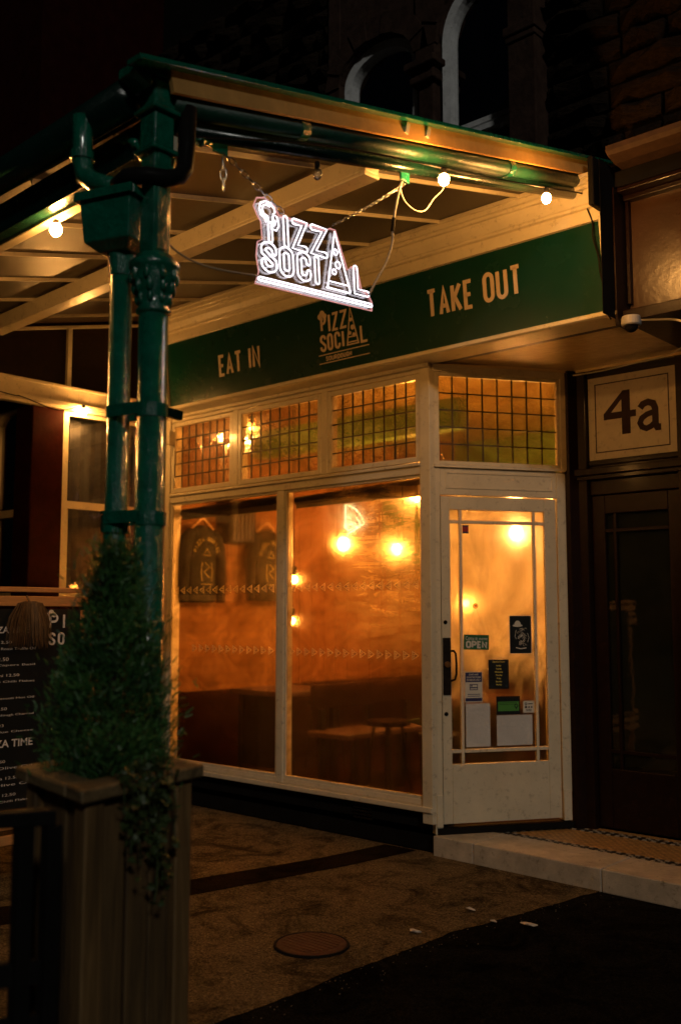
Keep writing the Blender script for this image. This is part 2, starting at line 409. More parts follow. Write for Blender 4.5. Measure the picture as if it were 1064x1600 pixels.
# ------------------------------------------------------------------ stroke lettering (condensed capitals)
def arc(cx, cy, rx, ry, a0, a1, n=10):
    return [(cx + rx*math.cos(R(a0+(a1-a0)*i/n)), cy + ry*math.sin(R(a0+(a1-a0)*i/n))) for i in range(n+1)]
def glyph(ch, w=.42, h=1.0):
    r = w/2
    st = lambda: arc(r, h-r, r, r, 0, 180, 10) + arc(r, r, r, r, 180, 360, 10)
    G = {
     'I': ([[(0,0),(0,h)]], 0.0),
     'E': ([[(w*.8,0),(0,0),(0,h),(w*.8,h)], [(0,h*.5),(w*.66,h*.5)]], w*.8),
     'F': ([[(0,0),(0,h),(w*.8,h)], [(0,h*.5),(w*.66,h*.5)]], w*.8),
     'A': ([[(0,0),(w*.5,h),(w,0)], [(w*.17,h*.3),(w*.83,h*.3)]], w),
     'T': ([[(0,h),(w,h)], [(w*.5,h),(w*.5,0)]], w),
     'N': ([[(0,0),(0,h),(w,0),(w,h)]], w),
     'K': ([[(0,0),(0,h)], [(w,h),(0,h*.38)], [(w*.3,h*.52),(w,0)]], w),
     'O': ([st() + [(w, h-r)]], w),
     'U': ([[(0,h)] + arc(r, r, r, r, 180, 360, 10) + [(w,h)]], w),
     'Z': ([[(0,h),(w,h),(0,0),(w,0)]], w),
     'L': ([[(0,h),(0,0),(w*.85,0)]], w*.85),
     'C': ([[(w, h*.72)] + arc(r, h-r, r, r, 0, 180, 10) + arc(r, r, r, r, 180, 360, 10) + [(w, h*.28)]], w),
     'G': ([[(w, h*.72)] + arc(r, h-r, r, r, 0, 180, 10) + arc(r, r, r, r, 180, 360, 10) + [(w, h*.45),(w*.5,h*.45)]], w),
     'S': ([[(w, h*.75)] + arc(r, h-r, r, r, 0, 180, 10) + [(w*.03,h*.68),(w*.97,h*.33)] + arc(r, r, r, r, 0, -180, 10) + [(0, h*.27)]], w),
     'P': ([[(0,0),(0,h),(w*.5,h)] + arc(w*.5, h*.73, w*.5, h*.27, 90, -90, 10)[1:] + [(0,h*.46)]], w),
     'R': ([[(0,0),(0,h),(w*.5,h)] + arc(w*.5, h*.73, w*.5, h*.27, 90, -90, 10)[1:] + [(0,h*.46)], [(w*.45,h*.46),(w,0)]], w),
     'D': ([[(0,0),(0,h),(w*.5,h)] + arc(w*.5, h-w*.5, w*.5, w*.5, 90, 0, 6)[1:] + arc(w*.5, w*.5, w*.5, w*.5, 0, -90, 6) + [(0,0)]], w),
     'H': ([[(0,0),(0,h)], [(w,0),(w,h)], [(0,h*.5),(w,h*.5)]], w),
     'M': ([[(0,0),(0,h),(w*.55,h*.3),(w*1.1,h),(w*1.1,0)]], w*1.1),
     'W': ([[(0,h),(w*.28,0),(w*.55,h*.8),(w*.82,0),(w*1.1,h)]], w*1.1),
     'Y': ([[(0,h),(w*.5,h*.45),(w,h)], [(w*.5,h*.45),(w*.5,0)]], w),
     'B': ([[(0,0),(0,h),(w*.5,h)] + arc(w*.5, h*.75, w*.45, h*.25, 90, -90, 8)[1:] + [(0,h*.5)], [(w*.5,h*.5)] + arc(w*.5, h*.25, w*.5, h*.25, 90, -90, 8)[1:] + [(0,0)]], w),
     "'": ([[(0,h),(0,h*.75)]], 0.0),
     ' ': ([], w*.45),
    }
    return G.get(ch, ([], w*.4))
def ribbon(path, t, closed=None):
    """left/right offset points of a polyline with mitred joins"""
    P = [Vector((p[0], p[1])) for p in path]
    Q = [P[0]]
    for p in P[1:]:
        if (p-Q[-1]).length > 1e-5: Q.append(p)
    P = Q
    cl = (P[0]-P[-1]).length < 1e-4 and len(P) > 3
    if cl: P = P[:-1]
    N = len(P); L = []; Rr = []
    for i in range(N):
        a = P[i-1] if (i > 0 or cl) else None
        b = P[(i+1) % N] if (i < N-1 or cl) else None
        d1 = (P[i]-a).normalized() if a is not None else None
        d2 = (b-P[i]).normalized() if b is not None else None
        if d1 is None: d1 = d2
        if d2 is None: d2 = d1
        n1 = Vector((-d1.y, d1.x)); n2 = Vector((-d2.y, d2.x))
        mm = n1+n2
        if mm.length < 1e-4: mm = n1
        mm.normalize(); k = 1/max(.62, mm.dot(n1))
        L.append(P[i] + mm*(t*k)); Rr.append(P[i] - mm*(t*k))
    return L, Rr, cl
def stroke_mesh(mb, paths, t, frame, depth=.004):
    for pa in paths:
        L, Rr, cl = ribbon(pa, t)
        n = len(L); vs_ = []
        for l, r_ in zip(L, Rr):
            vs_ += [frame(l.x, l.y, 0), frame(r_.x, r_.y, 0), frame(l.x, l.y, depth), frame(r_.x, r_.y, depth)]
        fs_ = []
        for i in range(n if cl else n-1):
            a, b = 4*i, 4*((i+1) % n)
            fs_ += [(a+2,a+3,b+3,b+2), (a,b,b+1,a+1), (a,a+2,b+2,b), (a+1,b+1,b+3,a+3)]
        if not cl: fs_ += [(0,1,3,2), (4*(n-1),4*(n-1)+2,4*(n-1)+3,4*(n-1)+1)]
        mb.add(vs_, fs_)
def word_paths(txt, h, w=.42, gap=.22):
    x = 0; out = []
    for ch in txt:
        ps, adv = glyph(ch, w, 1)
        for p in ps: out.append([((q[0]+x)*h, q[1]*h) for q in p])
        x += adv + gap
    return out, (x-gap)*h
def word(mb, txt, frame, u0, u1, v0, h, t, depth=.004, gap=.24, w=.42):
    ps, wd = word_paths(txt, h, w, gap)
    k = (u1-u0-2*t)/(wd) if wd > 0 else 1
    ps = [[(u0+t+x*k, v0+t+y*(h-2*t)/h) for x, y in p] for p in ps]
    stroke_mesh(mb, ps, t, frame, depth)
def disc(mb, frame, u, v, r, depth=.004, n=14, ring=None):
    pts = [(u+r*math.cos(2*math.pi*i/n), v+r*math.sin(2*math.pi*i/n)) for i in range(n)]
    if ring:
        stroke_mesh(mb, [pts + [pts[0]]], ring, frame, depth); return
    vs_ = [frame(x, y, 0) for x, y in pts] + [frame(x, y, depth) for x, y in pts]
    mb.add(vs_, [tuple(range(n-1,-1,-1)), tuple(range(n,2*n))] + [(i,(i+1)%n,n+(i+1)%n,n+i) for i in range(n)])
def quad(mb, frame, u0, u1, v0, v1, d0=0, d1=.004):
    vs_ = [frame(u, v, d) for d in (d0, d1) for u, v in ((u0,v0),(u1,v0),(u1,v1),(u0,v1))]
    mb.add(vs_, [(3,2,1,0),(4,5,6,7),(0,1,5,4),(1,2,6,5),(2,3,7,6),(3,0,4,7)])
def logo_paths(W, H):
    """the stacked logo: PIZZ over SOCI, a tall slice as the A, and L; u 0..W, v 0..H"""
    S = []
    def put(ch, u0, u1, v0, v1):
        ps, wd = glyph(ch, .42, 1)
        for p in ps:
            S.append((ch, [((u0 + (q[0]/(wd if wd else 1))*(u1-u0))*W, (v0 + q[1]*(v1-v0))*H) for q in p]))
    put('P', .075, .155, .57, .92); put('I', .235, .235, .52, .90); put('Z', .31, .40, .53, .90); put('Z', .47, .58, .53, .90)
    put('S', .04, .13, .10, .44); put('O', .19, .27, .10, .44); put('C', .34, .42, .10, .44); put('I', .495, .495, .10, .44)
    put('L', .86, .97, .10, .46)
    A = [(.575*W,.10*H),(.675*W,.93*H),(.80*W,.10*H),(.575*W,.10*H)]
    return S, A

# ================================================================== SETTING
def sheet(name, poly, z, mat, **kw):
    mb = MB(); n = len(poly)
    mb.add([(x, y, z) for x, y in poly], [tuple(range(n))])
    return mb.build(name, mat, None, fix=False, kind='structure')
sheet('ground', [(-150,-150),(150,-150),(150,150),(-150,150)], -.008, tarmac_m)
edge = [(.86,-3.6),(1.005,-2.67),(1.03,-1.2),(1.2,-.15),(1.24,.02)]; ep = []
re_ = random.Random(5); off = 0
for (xa, ya), (xb, yb) in zip(edge[:-1], edge[1:]):
    n_ = max(1, int((yb-ya)/.035))
    for k in range(n_):
        off = off*.75 + re_.uniform(-.006,.006); ep.append((xa+(xb-xa)*k/n_+off, ya+(yb-ya)*k/n_))
sheet('forecourt', [(-12,-40),(.55,-40)] + ep + [(1.24,.02),(-12,.02)], -.004, forecourt_m)
sheet('paving_strip', [(-1.6,-4.6),(-1.25,-4.7),(-.36,-1.59),(-.17,-.6),(-.10,-.01),(-.36,-.01),(-.42,-.55),(-.61,-1.38)], 0.0, strip_m)

# tiled lobby floor in front of the two doors
def mosaic():
    m, nt, b = new_mat('small mosaic tiles')
    v = mapping(nt, 40, 40, 40)
    ch = nt.nodes.new('ShaderNodeTexChecker'); ch.inputs['Scale'].default_value = 1
    ch.inputs['Color1'].default_value = (.62,.36,.12,1); ch.inputs['Color2'].default_value = (.42,.22,.075,1)
    nt.links.new(v, ch.inputs['Vector'])
    f = noise(nt, 30, 4)
    c = mixc(nt, ramp(nt, f, [(.4,(0,0,0)),(.7,(.6,.6,.6))]), ch.outputs[0], (.10,.06,.03))
    nt.links.new(c, b.inputs['Base Color']); b.inputs['Roughness'].default_value = .45
    bump(nt, b, noise(nt, 90, 3), .4, .003); return m
lobby = MB(); lobby.prism([(.06,.03),(3.2,.03),(3.2,.92),(.62,.92),(.5,.75)], 'z', -.01, .105)
lob = lobby.build('lobby_floor', mosaic(), None, kind='structure')
bt = MB(); bt2 = MB(); bt.box(-.011,.011,-.011,.011,0,.005)
tile_d = paint('black mosaic tile', (.02,.018,.016), .4, .1); tile_l = paint('white mosaic tile', (.42,.38,.3), .4, .1)
bd = MB(); bl = MB()
def border(p, q):
    p, q = Vector(p), Vector(q); L = (q-p).length; d = (q-p)/L; nn = Vector((-d.y, d.x)); k = int(L/.03)
    for i in range(k):
        for j in range(3):
            c = p + d*(i+.5)*L/k + nn*(j-1)*.026
            (bd if (i+j) % 2 == 0 or j == 1 and i % 3 else bl).box(c.x-.011, c.x+.011, c.y-.011, c.y+.011, .103, .1085)
border((.27,.375),(3.1,.285)); border((.26,.37),(.50,.78)); border((.54,.80),(3.1,.84))
bd.build('mosaic_border', tile_d, lob, kind='stuff'); bl.build('mosaic_border', tile_l, lob, kind='stuff')

# front doorstep of long stone slabs
st = thing('doorstep', (.05,-.03,0), 'low pale worn stone doorstep in front of the cream door and the 4a door', 'doorstep')
def slab(x0, x1, dz=0):
    y = lambda x: -.035 - (x-.05)*.035
    mb = MB(); mb.prism([(x0,y(x0)),(x1,y(x1)),(x1,y(x1)+.36),(x0,y(x0)+.36)], 'z', -.01, .116+dz)
    return mb.build('slab', step_m, st, bevel=.006)
slab(.05,.355); slab(.359,1.22,.001); slab(1.224,2.1,-.001); slab(2.104,3.0)

# ------------------------------------------------------------------ upper wall of rough stones (first floor)
up = thing('stone_building', (0,.2,3.2), 'dark sooty stone upper storey with arched white framed windows above the canopy', 'building')
wall = MB()
wall.box(-24,-.80,.06,.5,3.62,16); wall.box(.80,9,.06,.5,3.62,16)
wall.box(-.80,.80,.06,.5,6.2,16); wall.box(-.80,.80,.06,.5,3.62,4.05)
wall.build('wall', mortar, up)
stone_meshes = []
for k in range(14):
    w_ = .5 + .0*k
    mb = MB(); n_, m_ = 5, 3; vs_ = []
    for j in range(m_+1):
        for i in range(n_+1):
            e = (i in (0,n_)) or (j in (0,m_))
            vs_.append((i/n_ - .5, -.03 - (0 if e else .022+rnd.random()*.075), j/m_ - .5))
    ring = [(i,0) for i in range(n_+1)] + [(n_,j) for j in range(1,m_+1)] + [(i,m_) for i in range(n_-1,-1,-1)] + [(0,j) for j in range(m_-1,0,-1)]
    base = len(vs_)
    for i, j in ring: vs_.append((i/n_-.5, .03, j/m_-.5))
    fs_ = [(j*(n_+1)+i, j*(n_+1)+i+1, (j+1)*(n_+1)+i+1, (j+1)*(n_+1)+i) for j in range(m_) for i in range(n_)]
    rl = len(ring)
    fs_ += [(ring[q][1]*(n_+1)+ring[q][0], base+q, base+(q+1)%rl, ring[(q+1)%rl][1]*(n_+1)+ring[(q+1)%rl][0]) for q in range(rl)]
    me = bpy.data.meshes.new('stone'); me.from_pydata(vs_, [], fs_)
    bm = bmesh.new(); bm.from_mesh(me); bmesh.ops.recalc_face_normals(bm, faces=bm.faces); bm.to_mesh(me); bm.free()
    me.materials.append(stone); stone_meshes.append(me)
cnt = 0
def stone_row(z, h, x0, x1, wl):
    global cnt
    x = x0
    while x < x1 - .03 and cnt < 298:
        L = min(wl*(.6+rnd.random()*.9), x1-x)
        if x1-(x+L) < .1: L = x1-x
        o = bpy.data.objects.new('stone', rnd.choice(stone_meshes)); COL.objects.link(o); o.parent = up
        o.location = (x+L/2, .06-.2-.0, z+h/2-3.2); o.scale = (L-.022, .7+rnd.random()*.7, h-.030); cnt += 1
        x += L
z = 4.02
while z < 6.4:
    stone_row(z, .148, .93, 2.6, .34); z += .148
z = 4.02
while z < 6.5:
    stone_row(z, .148, -3.4, -.86, .42); z += .148
# dressed stone surrounds, capitals and the two arched windows
ds = MB()
ds.box(.735,.93,-.10,.10,3.95,5.50); ds.box(.715,.95,-.13,.10,5.10,5.16); ds.box(.725,.94,-.115,.10,5.06,5.10)
ds.build('pier', ashlar, up, bevel=.008)
ds = MB()
ds.box(-.03,.10,-.02,.10,3.95,5.10); ds.box(-.07,.135,-.07,.10,5.10,5.15); ds.box(-.05,.12,-.05,.10,5.15,5.20); ds.box(-.10,.16,-.10,.10,5.20,5.25); ds.box(-.05,.12,-.03,.10,5.25,6.2)
ds.build('pier', ashlar, up, bevel=.01)
def archpts(x0, x1, zs, rise, n=20):
    c = (x0+x1)/2; a = (x1-x0)/2
    return [(c - a*math.cos(math.pi*i/n), zs + rise*math.sin(math.pi*i/n)) for i in range(n+1)]
def arched_window(x0, x1, zs, rise, zb, rail):
    o_ = archpts(x0-.0, x1+.0, zs, rise); i_ = archpts(x0+.055, x1-.055, zs, rise-.055)
    outer = [(x0, zb)] + o_ + [(x1, zb)]; inner = [(x0+.055, zb)] + i_ + [(x1-.055, zb)]
    mb = MB(); n = len(outer); vs_ = []
    for (a, b), (c, d) in zip(outer, inner):
        vs_ += [(a, .03, b), (c, .045, d), (c, .12, d), (a, .12, b)]
    fs_ = []
    for i in range(n-1):
        for k in range(4):
            fs_.append((4*i+k, 4*i+(k+1)%4, 4*(i+1)+(k+1)%4, 4*(i+1)+k))
    mb.add(vs_, fs_)
    fr = mb.build('window_frame', grey_paint, up)
    mb = MB(); mb.box(x0+.05, x1-.05, .07, .115, rail, rail+.035); mb.box(x0+.05, x1-.05, .05, .10, rail-.06, rail-.025); mb.build('sash_rail', grey_paint, fr)
    mb = MB(); pts = [(x0+.05, zb)] + i_ + [(x1-.05, zb)]
    mb.add([(a, .09, b) for a, b in pts], [tuple(range(len(pts)))]); mb.build('pane', glass_clear, fr, fix=False)
    # spandrel stone round the arch
    mb = MB(); top = [(x0-.03, zs)] + archpts(x0, x1, zs, rise)[1:-1] + [(x1+.03, zs)]
    vs_ = []; 
    for a, b in top: vs_ += [(a, -.01, b), (a, -.01, 6.22), (a, .12, b), (a, .12, 6.22)]
    fs_ = []
    for i in range(len(top)-1):
        q = 4*i; r_ = q+4
        fs_ += [(q, r_, r_+1, q+1), (q, q+2, r_+2, r_), (q+1, r_+1, r_+3, q+3)]
    mb.add(vs_, fs_); mb.build('arch_surround', ashlar, up)
    # raised voussoir band
    mb = MB(); b0 = archpts(x0-.01, x1+.01, zs, rise+.01, 9); b1 = archpts(x0-.14, x1+.14, zs, rise+.17, 9)
    for i in range(9):
        e = .006
        vs_ = []
        for y_ in (-.035-.012*(i % 2), .0):
            for p in (b0[i], b0[i+1], b1[i+1], b1[i]): vs_.append((p[0], y_, p[1]))
        v = MB(); v.add(vs_, [(0,1,2,3),(7,6,5,4),(0,4,5,1),(1,5,6,2),(2,6,7,3),(3,7,4,0)])
        v.build('voussoir', ashlar, up)
arched_window(-.75,-.075, 5.36, .24, 4.04, 4.70)
arched_window(.14,.73, 5.36, .36, 4.04, 4.72)
mb = MB(); mb.box(-.80,.80,.45,.50,4.05,6.2); mb.build('dark_backing', dark_room, up)
mb = MB(); mb.box(-.87,-.755,-.02,.1,3.95,6.2); mb.build('jamb', ashlar, up, bevel=.006)

# neighbour on the left: a wing standing forward of the shop, under the same canopy
wing = thing('side_wing', (-2.9,-1,0), 'oxblood painted side wing with sash windows left of the drainpipes', 'building')
mb = MB()
mb.box(-3.10,-2.86,-1.20,-.92,0,3.30); mb.build('corner_pier', redbrown, wing, bevel=.01)
mb = MB()
mb.box(-2.98,-2.86,-.14,-.0,0,3.30); mb.box(-2.98,-2.86,-.92,-.14,0,1.62); mb.box(-2.98,-2.86,-.92,-.14,3.10,3.30)
mb.box(-24,-3.62,-1.15,-1.0,0,16); mb.box(-3.62,-3.10,-1.15,-1.0,0,1.62); mb.box(-3.62,-3.10,-1.15,-1.0,3.14,16)
mb.box(-3.10,-2.90,-1.2,0,3.30,16)
mb.build('wall', redbrown, wing)
mb = MB(); mb.box(-8,-3.3,-.5,-.45,0,3.3); mb.box(-3.35,-3.3,-.5,0,0,3.3); mb.build('dark_backing', dark_room, wing)
def sash(name_, frame, w, z0, z1, rail, parent, mat, gm, round_top=True):
    """sash window in a local frame (u, v, depth)"""
    mb = MB(); t = .05
    quad(mb, frame, 0, t, z0, z1, 0, .05); quad(mb, frame, w-t, w, z0, z1, 0, .05)
    quad(mb, frame, t, w-t, z0, z0+t, 0, .05)
    if round_top:
        n = 10; pts = [(t + (w-2*t)*i/n, z1 - .02 - .09*(abs(2*i/n-1)**3)) for i in range(n+1)]
        vs_ = [];
        for u, v in pts: vs_ += [frame(u, v, 0), frame(u, z1, 0), frame(u, v, .05), frame(u, z1, .05)]
        fs_ = []
        for i in range(n):
            q = 4*i; fs_ += [(q,q+4,q+5,q+1),(q+2,q+3,q+7,q+6),(q,q+2,q+6,q+4),(q+1,q+5,q+7,q+3)]
        mb.add(vs_, fs_)
    else: quad(mb, frame, t, w-t, z1-t, z1, 0, .05)
    f = mb.build('window', mat, parent)
    mb = MB(); quad(mb, frame, t, w-t, rail-.03, rail+.03, .005, .045); mb.build('sash_rail', mat, f)
    mb = MB(); quad(mb, frame, t*.6, t*1.5, z0+t, rail-.03, .004, .03); mb.build('sash_stile', mat, f)
    mb = MB(); quad(mb, frame, t, w-t, z0+t, z1-.02, .014, .018); mb.build('pane', gm, f)
    return f
sash('w', lambda u, v, d: (-3.62+u, -1.05-d, v), .53, 1.62, 3.14, 2.30, wing, cream, glass_clear)
sash('w', lambda u, v, d: (-2.92+d, -.92+u, v), .78, 1.62, 3.12, 2.36, wing, cream, glass_clear, False)
mb = MB()
for i in range(12):
    y = -.78 + i*.05
    mb.add([(-3.0-.012*(i%2), y, 1.6), (-3.0-.012*((i+1)%2), y+.05, 1.6), (-3.0-.012*((i+1)%2), y+.05, 3.1), (-3.0-.012*(i%2), y, 3.1)], [(0,1,2,3)])
net = mb.build('net_curtain', paint('grey net curtain', (.11,.11,.12), .9, .5, 7), wing, fix=False)

# ================================================================== SHOPFRONT
shop = thing('shopfront', (-1.3,0,0), 'cream timber pizza shopfront with green signboard and steamed windows', 'shopfront')
def part(name, mat, parent=None, bevel=0, smooth=False, **k):
    def f(mb): return mb.build(name, mat, parent or shop, bevel=bevel, smooth=smooth)
    return f
mb = MB(); mb.box(-2.80,.045,.03,.20,0,.25); mb.build('stall_riser', black, shop)
mb = MB()
for i in range(5): mb.box(-.66,-.50,.012,.03,.13+i*.022,.142+i*.022)
mb.build('air_vent', dark_metal, shop)
mb = MB(); mb.box(-2.80,.045,-.045,.12,.25,.285); mb.box(-2.68,-.035,-.012,.07,.285,.325); mb.build('sill', cream, shop, bevel=.006)
mb = MB(); mb.box(-2.80,-2.66,-.03,.10,.0,3.15); mb.build('end_post', cream, shop, bevel=.005)
mb = MB(); mb.prism([(-.035,-.03),(.045,-.03),(.065,.03),(.03,.10),(-.035,.10)], 'z', .18, 3.15); mb.build('corner_post', cream, shop, bevel=.004)
mb = MB(); mb.box(-1.385,-1.315,-.018,.08,.285,2.42); mb.build('mullion', cream, shop, bevel=.006)
mb = MB(); mb.box(-2.66,-.035,-.022,.09,2.42,2.50); mb.box(-2.66,-.035,-.038,-.02,2.475,2.495); mb.build('transom_rail', cream, shop, bevel=.004)
mb = MB(); mb.box(-2.66,-.035,-.02,.09,3.10,3.155); mb.box(-2.78,.06,-.06,-.02,3.125,3.15); mb.build('head_rail', cream, shop, bevel=.004)
for x in (-1.86,-.905):
    mb = MB(); mb.box(x-.03, x+.03, -.022,.09,2.50,3.10); mb.build('transom_mullion', cream, shop, bevel=.004)
# beading round the big panes
def beading(x0, x1, z0, z1, t=.018, y0=-.008, y1=.03, name='glazing_bead'):
    mb = MB(); mb.box(x0,x0+t,y0,y1,z0,z1); mb.box(x1-t,x1,y0,y1,z0,z1); mb.box(x0+t,x1-t,y0,y1,z0,z0+t); mb.box(x0+t,x1-t,y0,y1,z1-t,z1)
    return mb.build(name, cream, shop, bevel=.003)
beading(-2.66,-1.385,.325,2.42); beading(-1.315,-.035,.325,2.42)
def fogpane(x0, x1, z0, z1, gm, n=1):
    mb = MB(); mb.box(x0, x1, .004, .009, z0, z1)
    o = mb.build('window_pane', gm, shop)
    return o
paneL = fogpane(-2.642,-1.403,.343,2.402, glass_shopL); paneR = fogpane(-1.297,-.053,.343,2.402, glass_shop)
# printed slice decals in two bands across both panes
def slice_mesh():
    mb = MB(); fr = lambda u, v, d: (u, -.0-d, v)
    tri = [(-.026,.0),(.024,.027),(.024,-.027),(-.026,0)]
    stroke_mesh(mb, [tri], .0028, fr, .001)
    stroke_mesh(mb, [[(.006,.006),(.014,.011),(.014,.002)]], .0018, fr, .001)
    stroke_mesh(mb, [[(.002,-.006),(.011,-.004),(.016,-.012)]], .0022, fr, .001)
    me = bpy.data.meshes.new('slice_decal'); me.from_pydata([tuple(v) for v in mb.v], [], mb.f); me.materials.append(vin); return me
vin, nt_, b_ = new_mat('frosted gold vinyl'); nt_.nodes.remove(b_)
dfn = nt_.nodes.new('ShaderNodeBsdfDiffuse'); dfn.inputs[0].default_value = (.85,.66,.36,1)
trn = nt_.nodes.new('ShaderNodeBsdfTranslucent'); trn.inputs[0].default_value = (.95,.85,.6,1)
mxn = nt_.nodes.new('ShaderNodeMixShader'); mxn.inputs[0].default_value = .5
nt_.links.new(dfn.outputs[0], mxn.inputs[1]); nt_.links.new(trn.outputs[0], mxn.inputs[2]); nt_.links.new(mxn.outputs[0], nt_.nodes['Material Output'].inputs[0])
sm = slice_mesh()
for x0, x1, pane in ((-2.62,-1.42,paneL),(-1.28,-.07,paneR)):
    n = int((x1-x0)/.0755)
    for row, z_, flip in ((0,1.695,1),(1,1.232,-1)):
        for i in range(n):
            if pane is paneL and row == 1 and i < 3: continue
            o = bpy.data.objects.new('slice_decal', sm); COL.objects.link(o); o.parent = pane
            wx = x0 + .037 + i*(x1-x0)/n
            o.location = Vector((wx, .0025, z_)) - parent_world(pane)
            o.rotation_euler = (0, 0 if flip > 0 else math.pi, 0)
# roller blinds gathered at the head of each pane
for x0, x1 in ((-2.63,-1.41),(-1.29,-.10)):
    mb = MB(); mb.tube([(x0,.10,2.345),(x1,.10,2.375)], .034, 10); mb.box(x0,x1,.085,.092,2.29,2.35)
    mb.build('roller_blind', black, shop)
# leaded transom windows
def leaded(frame, u0, u1, v0, v1, nc, nr, name='transom_window', t=.035):
    mb = MB()
    quad(mb, frame, u0, u0+t, v0, v1, -.02, .02); quad(mb, frame, u1-t, u1, v0, v1, -.02, .02)
    quad(mb, frame, u0+t, u1-t, v0, v0+t, -.02, .02); quad(mb, frame, u0+t, u1-t, v1-t, v1, -.02, .02)
    w = mb.build(name, cream, shop, bevel=.003)
    a0, a1, b0, b1 = u0+t, u1-t, v0+t, v1-t; g = .0040
    for j in range(nr):
        for i in range(nc):
            p0, p1 = a0+(a1-a0)*i/nc, a0+(a1-a0)*(i+1)/nc; q0, q1 = b0+(b1-b0)*j/nr, b0+(b1-b0)*(j+1)/nr
            tx, tz = rnd.uniform(-.0016,.0016), rnd.uniform(-.0016,.0016)
            mb = MB()
            cs = [frame(p0+g*.6,q0+g*.6,-tx-tz), frame(p1-g*.6,q0+g*.6,tx-tz), frame(p1-g*.6,q1-g*.6,tx+tz), frame(p0+g*.6,q1-g*.6,-tx+tz)]
            nn = (Vector(frame(0,0,1))-Vector(frame(0,0,0)))*.0035
            cs2 = [Vector(c) - nn for c in cs]
            mb.add(cs + cs2, [(0,1,2,3),(7,6,5,4),(0,4,5,1),(1,5,6,2),(2,6,7,3),(3,7,4,0)]); mb.build('pane', glass_lead, w)
    for i in range(1, nc):
        u = a0+(a1-a0)*i/nc; mb = MB(); quad(mb, frame, u-g, u+g, b0, b1, -.005, .005); mb.build('lead_came', lead, w)
    for j in range(1, nr):
        v = b0+(b1-b0)*j/nr; mb = MB(); quad(mb, frame, a0, a1, v-g, v+g, -.0055, .0055); mb.build('lead_came', lead, w)
    return w
front = lambda u, v, d: (u, -.0-d, v)
leaded(front, -2.655,-1.892,2.505,3.095,8,5); leaded(front,-1.828,-.937,2.505,3.095,8,5); leaded(front,-.873,-.04,2.505,3.095,8,5)
# fascia board, leaning forward, and its mouldings
YB, YT, ZB, ZT = -.16, -.215, 3.195, 3.70
def fasc(u, v, d):     # u = x, v = height above the lower edge, d = proud of the board
    k = v/(ZT-ZB); return (u, YB + (YT-YB)*k - d, ZB + v)
mb = MB(); x0, x1 = -2.50, 1.395
mb.add([fasc(x0,0,0),fasc(x1,0,0),fasc(x1,.52,0),fasc(x0,.52,0),fasc(x0,0,-.03),fasc(x1,0,-.03),fasc(x1,.52,-.03),fasc(x0,.52,-.03)],
       [(0,1,2,3),(7,6,5,4),(0,4,5,1),(1,5,6,2),(2,6,7,3),(3,7,4,0)])
mb.build('fascia_board', fascia_green, shop)
def lettering(txt, u0, u1, v0, h, t):
    mb = MB(); word(mb, txt, fasc, u0, u1, v0, h, t, .004, .30); return mb.build('lettering', letter, shop)
lettering('EAT', -1.872,-1.610,.145,.168,.0115); lettering('IN', -1.530,-1.408,.150,.168,.0115)
lettering('TAKE', .158,.515,.195,.185,.0125); lettering('OUT', .59,.862,.205,.185,.0125)
# painted logo on the board
LW, LH, LU, LV = .455, .30, -.80, .125
def lf(u, v, d): return fasc(LU+u, LV+v, d)
S, A = logo_paths(LW, LH)
mb = MB()
for ch, p in S: stroke_mesh(mb, [p], .0085, lf, .004)
stroke_mesh(mb, [A], .0045, lf, .004)
for a, b in ((.14,.5),(.26,.5)):
    w0 = .575+(.675-.575)*(a-.10)/.83; w1 = .80-(.80-.675)*(a-.10)/.83
    stroke_mesh(mb, [[(w0*LW, a*LH+.004), (w1*LW, a*LH+.004)]], .004, lf, .004)
for u, v, r_ in ((.675,.66,.013),(.70,.48,.017),(.64,.36,.013),(.72,.30,.015)): disc(mb, lf, u*LW, v*LH, r_, .004)
for u, v, r_ in ((.055,.90,.021),(.10,.965,.022),(.15,.90,.018),(.08,.84,.014)): disc(mb, lf, u*LW, v*LH, r_, .0045)
quad(mb, lf, -.01, LW, -.003, .003); quad(mb, lf, -.01, LW, -.062, -.056)
mb.build('logo', letter, shop)
mb = MB(); word(mb, 'SOURDOUGH', lf, .12*LW, .58*LW+.03, -.046, .032, .0028, .003, .3); mb.build('lettering', letter, shop)
# frame of the signboard
def lean(x0, x1, v0, v1, d0, d1):
    vs_ = [fasc(x, v, d) for x in (x0, x1) for v, d in ((v0,d0),(v0,d1),(v1,d1),(v1,d0))]
    m = MB(); m.add(vs_, [(0,1,2,3),(7,6,5,4),(0,4,5,1),(1,5,6,2),(2,6,7,3),(3,7,4,0)]); return m
m = lean(-2.58,-2.50,-.05,.56,-.03,.03); m.v += lean(-2.55,-2.52,-.05,.56,.03,.045).v; m.f += [tuple(i+8 for i in f) for f in m.f[:6]]
m.build('board_end_moulding', cream, shop, bevel=.004)
m = lean(1.395,1.435,-.05,.62,-.03,.03); m.build('board_end_moulding', cream, shop, bevel=.004)
prof = [(.0,3.150),(-.19,3.150),(-.205,3.158),(-.205,3.168),(-.190,3.174),(-.190,3.184),(-.178,3.190),(-.165,3.196),(0,3.196)]
mb = MB(); mb.prism(prof, 'x', -2.60, 1.435); mb.build('bottom_moulding', cream, shop)
